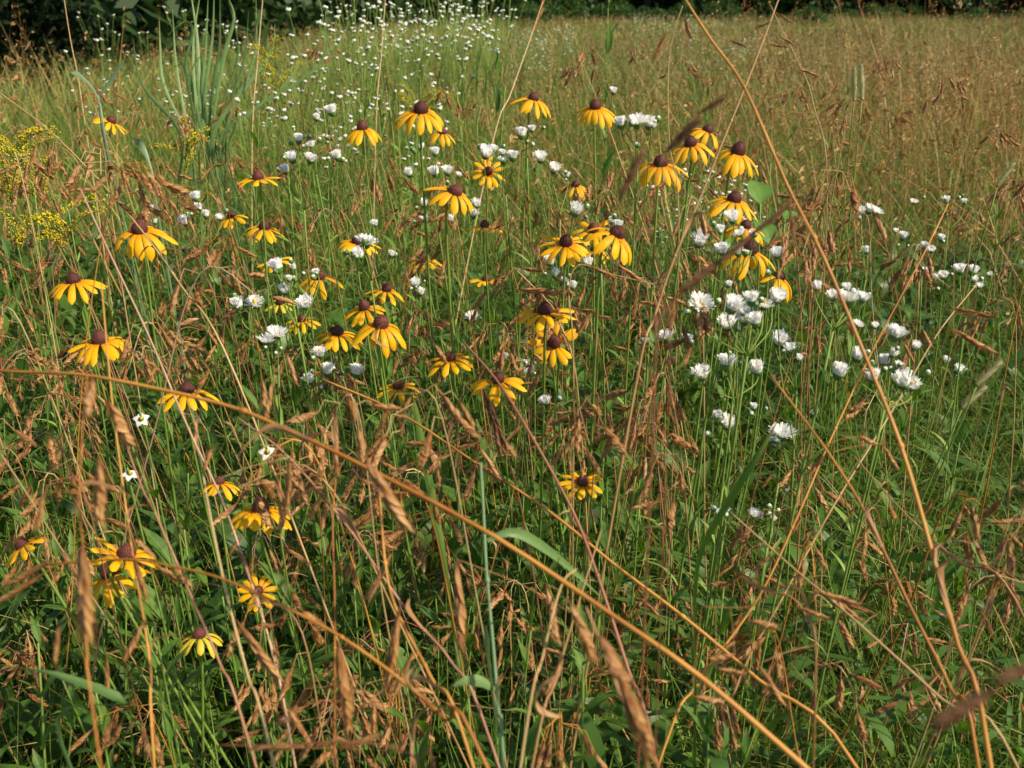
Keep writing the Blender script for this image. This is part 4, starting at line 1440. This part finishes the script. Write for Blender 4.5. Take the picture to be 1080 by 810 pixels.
def long_blade(b, path, wmax, face, mi=0, stalk=0.0):
    k = len(path)
    sd, nm, wd = [], [], []
    for i in range(k):
        t = (path[min(i + 1, k - 1)] - path[max(i - 1, 0)]).normalized()
        s = (face - t * face.dot(t)).normalized()
        sd.append(s)
        nm.append(t.cross(s))
        u = i / (k - 1)
        if u < stalk:
            wd.append(min(.0013, wmax * .2))
        else:
            v_ = (u - stalk) / (1 - stalk)
            wd.append(max(.0004, wmax * .5 * min(1, .22 + 1.5 * v_ + (.0 if stalk else .1)) * (1 - v_ ** 2.4)))
    b.strip(path, sd, nm, wd, cols=5, fold=.25, mi=mi)


def blade_clump(label, root, tips, name='tall_grass', mat=None, width=.012, group=None, stalk=0.0, spread=.03):
    """tips: list of ((px, py, D) ... ) pixel points of a blade above its root"""
    t = thing(name, label, 'tall grass', root, group)
    for pts in tips:
        q0 = at(*pts[0])
        r0 = root + Vector(((q0.x - root.x) * .6 + rnd.uniform(-spread, spread), rnd.uniform(-spread, spread), 0))
        P = [r0, r0.lerp(q0, .5), r0.lerp(q0, .8)] + [at(*p) for p in pts]
        b = MB()
        long_blade(b, smooth_path(P, 24), width * rnd.uniform(.8, 1.15), Vector((1, rnd.uniform(-.7, .7), 0)).normalized(), stalk=stalk)
        part('blade', b.mesh('blade', mat or M['reed_leaf'], off=root), t)
    return t


D = 2.5
P = at(215, 130, D)
blade_clump('clump of tall broad green reed-like blades rising past the top edge', Vector((P.x, P.y + .08, 0)), [
    [(212, 110, D), (208, 40, D), (200, -15, D)], [(214, 110, D), (217, 50, D), (220, -15, D)], [(222, 110, D), (231, 50, D), (232, -15, D)],
    [(225, 130, D), (236, 60, D), (247, 20, D), (240, -5, D)], [(205, 130, D), (195, 70, D), (203, 35, D), (196, 22, D), (178, 36, D)],
    [(230, 130, D), (248, 70, D), (250, 40, D), (238, -10, D)], [(212, 140, D), (202, 90, D), (190, 66, D), (183, 80, D - .05)],
    [(218, 140, D), (214, 90, D), (210, 60, D), (206, 90, D - .06)], [(240, 130, D), (268, 60, D), (270, -10, D)],
    [(200, 150, D), (173, 90, D), (169, 50, D), (168, 20, D)], [(225, 140, D), (283, 60, D), (290, 25, D)], [(235, 140, D), (336, 70, D), (342, 28, D)],
    [(216, 120, D), (224, 40, D), (226, -15, D)], [(208, 120, D), (204, 50, D), (212, -12, D)], [(196, 130, D), (186, 70, D), (182, 10, D)], [(240, 120, D), (258, 60, D), (262, 12, D)], [(190, 140, D), (150, 90, D), (140, 40, D)], [(245, 140, D), (300, 90, D), (318, 60, D)]], mat=M['reed_leaf'], width=.012, stalk=.34, spread=.16)
D = 1.45
P = at(125, 130, D)
blade_clump('pair of bent blue-green blades forming a V above the small hidden susan', Vector((P.x, P.y + .05, 0)), [
    [(112, 150, D), (103, 102, D), (82, 78, D), (70, 76, D)], [(110, 150, D), (105, 105, D), (118, 82, D), (131, 62, D)]], mat=M['blue_leaf'], width=.013, stalk=.72)
P = at(160, 215, 1.25)
blade_clump('curved blue-green blade arching above the drooping susan at left', Vector((P.x + .02, P.y + .05, 0)), [
    [(165, 215, 1.25), (160, 180, 1.25), (148, 152, 1.25), (134, 145, 1.22)]], mat=M['blue_leaf'], width=.013, stalk=.72)
# the blue-green upright stem at the bottom with its leaf
pts = [(507, 488), (510, 540), (513, 600), (520, 680), (526, 750), (531, 815)]
t = traced(pts, .66, .60, 5.2, M['pale_stem'], 'thick blue-green grass stem upright at the bottom centre with two leaves', name='green_grass_stem', joints=1, lean=.2)
root = t.location.copy()
for P in ([at(514, 570, .655), at(545, 562, .66), (at(590, 590, .68)), at(632, 628, .70)], [at(522, 728, .62), at(508, 719, .615), at(492, 718, .61), at(476, 724, .61)], [at(512, 660, .64), at(516, 690, .635), at(522, 740, .62), at(527, 790, .61)]):
    b = MB()
    long_blade(b, smooth_path(P, 14), .0085, Vector((0, .5, 1)).normalized() if P[1].x - P[0].x > .01 or True else RIGHT)
    part('leaf', b.mesh('leaf', M['reed_leaf'], off=root), t)
# long green blades at lower left and elsewhere
for label, pts_, wd_ in (
    ('long pale green blade sweeping in from the left border near the bottom', [[(60, 760, .62), (130, 742, .6), (60, 712, .6), (-20, 700, .58)]], .009),
    ('dark green blade slanting up among ears under the right-hand fleabanes', [[(735, 600, .75), (768, 530, .72), (800, 480, .7), (822, 440, .7)]], .008),
    ('green blade standing in the bright leaves under the torn susan', [[(470, 600, .95), (455, 520, .95), (440, 440, .95), (436, 420, .95)]], .010)):
    q = at(*pts_[0][0])
    blade_clump(label, Vector((q.x + .03, q.y + .05, 0)), pts_, width=wd_, stalk=.4, mat=M['reed_leaf' if 'pale' in label else 'leaf'])

# ------------------------------------------------------------------ goldenrods


def spray_mesh(rng, L):
    b = MB()
    arch = [Vector((0, L * k / 6, .30 * L * math.sin(PI * .62 * k / 6) - .10 * L * (k / 6) ** 2)) for k in range(7)]
    b.tube(arch, .0008, 4)
    for i in range(64):
        f = rng.uniform(.15, 1)
        k = min(5, int(f * 6))
        p = arch[k].lerp(arch[k + 1], f * 6 - k)
        p = p + Vector((rng.gauss(0, .0045), rng.gauss(0, .003), rng.uniform(0, .010)))
        b.octa(p, rng.uniform(.0010, .0025), (rng.random(), rng.random(), 1), mi=1)
    return b.mesh('flower_spray', [M['stem'], M['gold']])


SPRAYS = [spray_mesh(random.Random(90 + i), .06 + .015 * i) for i in range(4)]
for (px, py, D, label, n_) in ((12, 125, 1.55, 'goldenrod at the left border, uppermost yellow sprays', 8), (38, 165, 1.5, 'goldenrod a little lower beside the one at the left border', 7),
                               (8, 190, 1.4, 'goldenrod lowest at the left border', 6), (62, 205, 1.35, 'pale greenish goldenrod buds behind the left column of susans', 5),
                               (190, 125, 1.9, 'goldenrod small and bright at the foot of the reed-like grass', 7), (290, 62, 2.3, 'goldenrod far behind the reed-like grass, among small white fleabanes', 7),
                               (440, 75, 2.6, 'goldenrod faint in the far grass above the widest susan', 6), (970, 345, 9, '', 0)):
    if not n_:
        continue
    P = at(px, py, D)
    rng = random.Random(px)
    t = herb(Vector((P.x, P.y, 0)), P.z - .02, rng, label, None, 22, (.035, .06), leaves=NARROW, name='goldenrod', cat='flower', lean=.03)
    for i in range(n_):
        p = Vector((P.x, P.y, P.z - .02 - rng.uniform(0, .10))) - Vector(t.location)
        part('flower_spray', SPRAYS[rng.randrange(4)], t, leaf_matrix(p, rng.uniform(0, 6.28), rad(rng.uniform(5, 50)), rng.uniform(.7, 1.1)))

# ------------------------------------------------------------------ foxtail grasses


def foxtail_head(seed):
    rng = random.Random(seed)
    b = MB()
    b.blob((0, 0, 0), .11, 1.0, n=8, rows=7, prof=lambda t: (.55 + .45 * math.sin(PI * (.1 + .8 * t))))
    for i in range(260):
        t = rng.random()
        a = rng.uniform(0, 6.28)
        r = .10 * (.55 + .45 * math.sin(PI * (.1 + .8 * t)))
        p = Vector((r * math.cos(a), r * math.sin(a), t))
        e = p + Vector((math.cos(a) * .17, math.sin(a) * .17, .14)) * rng.uniform(.7, 1.2)
        s = Vector((-math.sin(a), math.cos(a), 0))
        b.strip([p, e], [s, s], [Vector((0, 0, 1))] * 2, [.007, .002], cols=2)
    return b.mesh('seed_head', M['bristle'])


FOX = [foxtail_head(i) for i in range(2)]
for (x0, y0, x1, y1, D, label) in ((901, 106, 901, 72, 1.6, 'thin pale foxtail upright in the tan field, left of a close pair'), (909, 105, 908, 68, 1.58, 'thin pale foxtail upright in the tan field, right of a close pair'),
                                   (1052, 196, 1070, 172, 1.1, 'pale foxtail slanting near the right border'), (1030, 406, 1056, 382, .95, 'fat pale foxtail slanting in dark grass at right'),
                                   (1015, 430, 1040, 408, 1.0, 'dull foxtail slanting just below the fat pale one'), (503, 130, 507, 112, 1.9, 'small green foxtail above the fleabane row')):
    A, B = at(x0, y0, D), at(x1, y1, D)
    root = Vector((A.x + .03 - (x1 - x0) * .004, A.y + .06, 0))
    t = thing('foxtail', label, 'grass stalk', root)
    b = MB()
    b.tube(smooth_path([root, root.lerp(A, .6) + Vector((0, 0, .06)), A], 10), .0009, 5)
    part('stem', b.mesh('stem', M['stem'], off=root), t)
    part('seed_head', FOX[0], t, dir_matrix(A - root, B - A, (B - A).length, 0, .78))

# ------------------------------------------------------------------ white star flowers


def star_petal():
    b = MB()
    cs = [Vector((.002 + .012 * k / 5, 0, -.003 * (k / 5) ** 2)) for k in range(6)]
    b.strip(cs, [Vector((0, 1, 0))] * 6, [Vector((0, 0, 1))] * 6, [.0022, .0042, .0048, .0040, .0022, .0003], cols=3, fold=.15)
    return b.mesh('petal', M['white'])


SP = star_petal()
for (px, py, D, tx, label) in ((149, 442, .95, 50, 'white star flower with yellow middle, under the long orange stem at left'), (137, 500, .9, 15, 'white star flower seen from the side, below the other at left'),
                               (282, 477, .9, 45, 'white star flower with yellow middle above the large pale susan')):
    P = at(px, py, D)
    root = Vector((P.x + .02, P.y + .05, 0))
    ax_ = Vector((.2, -math.sin(rad(tx)), math.cos(rad(tx)))).normalized()
    t = thing('star_flower', label, 'flower', root)
    b = MB()
    b.tube(smooth_path([root, root.lerp(P, .6), P - ax_ * .012, P - ax_ * .001], 9), .001, 5)
    part('stem', b.mesh('stem', M['stem'], off=root), t)
    for i in range(5):
        part('leaf', LEAVES[i % 8], t, leaf_matrix((P - root) * (.3 + .14 * i), i * 2.4, rad(30), .06))
    hd = part('flower_head', CUP, t, dir_matrix(P - root, ax_, .58, .4))
    part('disc', DISC, hd, Matrix.Translation((0, 0, .001)) @ Matrix.Diagonal((.7, .7, 2.2, 1)))
    for i in range(5):
        pe = part('petal', SP, hd)
        pe.rotation_euler = (0, 0, 2 * PI * i / 5)

# dead curled leaves caught in the stems
def curl_mesh():
    b = MB()
    cs, sd, nm, wd = [], [], [], []
    for k in range(9):
        t = k / 8
        a = 3.6 * t
        cs.append(Vector((.02 * math.sin(a) * (1 - .3 * t), .004 * t, -.03 * t + .008 * math.cos(a))))
        sd.append(Vector((.2, 1, .3 * math.sin(a))).normalized())
        nm.append(Vector((math.cos(a), 0, math.sin(a))))
        wd.append(.007 * math.sin(PI * (.08 + .86 * t)))
    b.strip(cs, sd, nm, wd, cols=5, cup=.5)
    return b.mesh('dead_leaf', M['dead_leaf'])


CURL = curl_mesh()
for (px, py, D, lab) in ((453, 478, .95, 'reddish curled dead leaf hanging among ears below the red-coned susan'), (406, 345, 1.06, 'pale curled dead leaf on the husk-covered susan'),
                         (584, 720, .58, 'pinkish curled dead leaf hanging on the straw stem at bottom centre')):
    single('dead_leaf', CURL, lab, 'dead leaf', at(px, py, D), None, rnd.uniform(0, 6), .62)

# ------------------------------------------------------------------ the trees and bushes behind


def leaf_cloud(n, centres, size, rng_seed, name, mat):
    g_ = np.random.default_rng(rng_seed)
    c = np.array([[*q[:3]] for q in centres])
    r = np.array([q[3] for q in centres])
    w_ = r ** 2
    i = g_.choice(len(c), n, p=w_ / w_.sum())
    d = g_.normal(size=(n, 3))
    d /= np.linalg.norm(d, axis=1)[:, None]
    p = c[i] + d * (r[i] * g_.uniform(.35, 1.08, n) ** .6)[:, None] * np.array([1, 1, .8])
    u = g_.normal(size=(n, 3))
    u /= np.linalg.norm(u, axis=1)[:, None]
    vv = np.cross(u, g_.normal(size=(n, 3)))
    vv /= np.linalg.norm(vv, axis=1)[:, None]
    s = g_.uniform(.6, 1.3, n) * size
    V = np.stack([p - u * s[:, None], p + vv * (s * .45)[:, None], p + u * s[:, None], p - vv * (s * .45)[:, None]], 1).reshape(-1, 3)
    Q = np.arange(n * 4).reshape(n, 4)
    T = np.repeat(np.clip(g_.normal(.45, .25, n), 0, 1), 4)
    return np_mesh(name, V, Q, mat, T, np.full(n * 4, .5), kind=None)


def tree_meshes(seed):
    rng = random.Random(seed)
    H = rng.uniform(8, 11)
    b = MB()
    path = smooth_path([Vector((0, 0, -.1)), Vector((rng.uniform(-.2, .2), rng.uniform(-.2, .2), H * .4)), Vector((rng.uniform(-.5, .5), rng.uniform(-.5, .5), H * .85))], 10)
    b.tube(path, [.24 * (1 - .8 * i / 10) for i in range(len(path))], 9)
    cen = []
    for i in range(18):
        f = rng.uniform(.14, .85)
        q = path[int(f * (len(path) - 1))]
        a = rng.uniform(0, 6.28)
        ln = rng.uniform(1.4, 3.2) * (1.15 - .6 * f)
        e = q + Vector((math.cos(a) * ln, math.sin(a) * ln, rng.uniform(.2, 1.4)))
        b.tube(smooth_path([q, q.lerp(e, .5) + Vector((0, 0, .2)), e], 6), [.07, .06, .05, .04, .03, .02, .015][:7], 5)
        cen.append((e.x, e.y, e.z, rng.uniform(1.0, 1.7)))
    cen.append((path[-1].x, path[-1].y, path[-1].z, 1.7))
    crown = leaf_cloud(7000, cen, .17, seed, 'crown', M['tree_leaf'])
    return b.mesh('trunk', M['bark']), crown


def shrub_meshes(seed, mat='shrub_leaf'):
    rng = random.Random(seed)
    b = MB()
    cen = []
    for i in range(9):
        a = rng.uniform(0, 6.28)
        ln = rng.uniform(.2, 1.0)
        e = Vector((math.cos(a) * ln, math.sin(a) * ln, rng.uniform(.5, 1.7)))
        b.tube([Vector((0, 0, -.05)), e * .5 + Vector((0, 0, .1)), e], [.03, .02, .01], 5)
        cen.append((e.x, e.y, e.z, rng.uniform(.4, .75)))
    return b.mesh('branch', M['bark']), leaf_cloud(3600, cen, .075, seed + 50, 'foliage', M[mat])


def edge(px):
    """distance of the wood's edge along the ray through this column: nearer on the left"""
    return 12.5 + 26 * min(1, max(0, (px - 40) / 400)) + 17 * min(1, max(0, (px - 440) / 160))


TM = [tree_meshes(200 + i) for i in range(3)]
SM = [shrub_meshes(300 + i) for i in range(3)]
DM = [shrub_meshes(310 + i, 'shaded_leaf') for i in range(3)]
protoT = []
protoS = []
protoD = []
TLAB = ('dark leafy tree in the front row of the wood at the end of the meadow', 'front trees of the wood')
TLAB2 = ('dark tree standing deeper in the wood behind the front trees', 'deeper trees of the wood')


def place(proto, meshes, names, cat, idx, loc, rz, s, label, group):
    if len(proto) <= idx:
        t = thing(names[0], label, cat, loc, group)
        t.rotation_euler = (0, 0, rz)
        t.scale = (s,) * 3
        part(names[1], meshes[idx][0], t)
        part(names[2], meshes[idx][1], t)
        proto.append(t)
        return t
    return dup_tree(proto[idx], loc, rz, s, label, group)


k = 0
for row, (dd, step, lab) in enumerate(((0.0, 48, TLAB), (3.2, 50, TLAB2), (6.5, 54, TLAB2), (10.5, 60, TLAB2))):
    px = -330
    while px < 1420:
        D = edge(px) + dd * (1.0 + max(0, px) / 1500) + rnd.uniform(-.8, .8)
        x = (px - 540) / F * D
        place(protoT, TM, ('tree', 'trunk', 'crown'), 'tree', k % 3 if k >= 3 else k, (x, D + rnd.uniform(-.5, .5), 0), rnd.uniform(0, 6.28), rnd.uniform(.85, 1.15), *lab)
        k += 1
        px += step * rnd.uniform(.8, 1.25)
DLAB = ('bush deep in the wood, its shade painted into the dark foliage', 'shade-painted bushes of the wood')
SLAB = ('rounded dark green bush at the foot of the trees', 'bushes at the foot of the trees')
k = 0
for row, (dd, step, s0) in enumerate(((-.6, 60, .75), (2.2, 34, 1.15), (5.2, 36, 1.4))):
    px = -200
    while px < 1300:
        D = edge(px) + dd + rnd.uniform(-.5, .8)
        if row == 0 and not (450 < px < 820 or px > 1020):
            px += step
            continue
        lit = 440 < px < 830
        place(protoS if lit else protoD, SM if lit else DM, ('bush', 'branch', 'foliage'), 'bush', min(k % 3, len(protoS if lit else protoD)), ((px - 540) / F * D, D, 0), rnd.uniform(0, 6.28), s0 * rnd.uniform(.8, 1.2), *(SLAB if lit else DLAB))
        k += 1
        px += step * rnd.uniform(.8, 1.3)

NLAB = ('shade-painted dark bush at the near left edge of the wood, behind tall dry grass', 'near bushes beside the left border')
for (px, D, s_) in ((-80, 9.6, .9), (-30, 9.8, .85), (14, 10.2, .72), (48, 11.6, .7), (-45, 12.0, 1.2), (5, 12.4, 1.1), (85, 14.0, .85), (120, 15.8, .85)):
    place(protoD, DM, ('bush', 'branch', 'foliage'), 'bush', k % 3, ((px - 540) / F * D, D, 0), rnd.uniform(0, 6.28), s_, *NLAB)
    k += 1

dup_tree(protoT[0], (9.4, -1.6, 0), 1.0, .72, 'unseen tree added beside the meadow so its crown shades the lower right grass', 'added shade trees out of view')  # out-of-view tree added to throw shade on the lower right grass

WLAB = ('low green bush where the far field meets the wood', 'low bushes along the far edge of the field')
px = 480
while px < 1250:
    D = edge(px) - rnd.uniform(.5, 16) * rnd.random()
    place(protoS, SM, ('bush', 'branch', 'foliage'), 'bush', k % 3, ((px - 540) / F * D, D, -.1), rnd.uniform(0, 6.28), rnd.uniform(.5, .95) if px < 830 else rnd.uniform(.4, .7), *WLAB)
    k += 1
    px += rnd.uniform(6, 34)
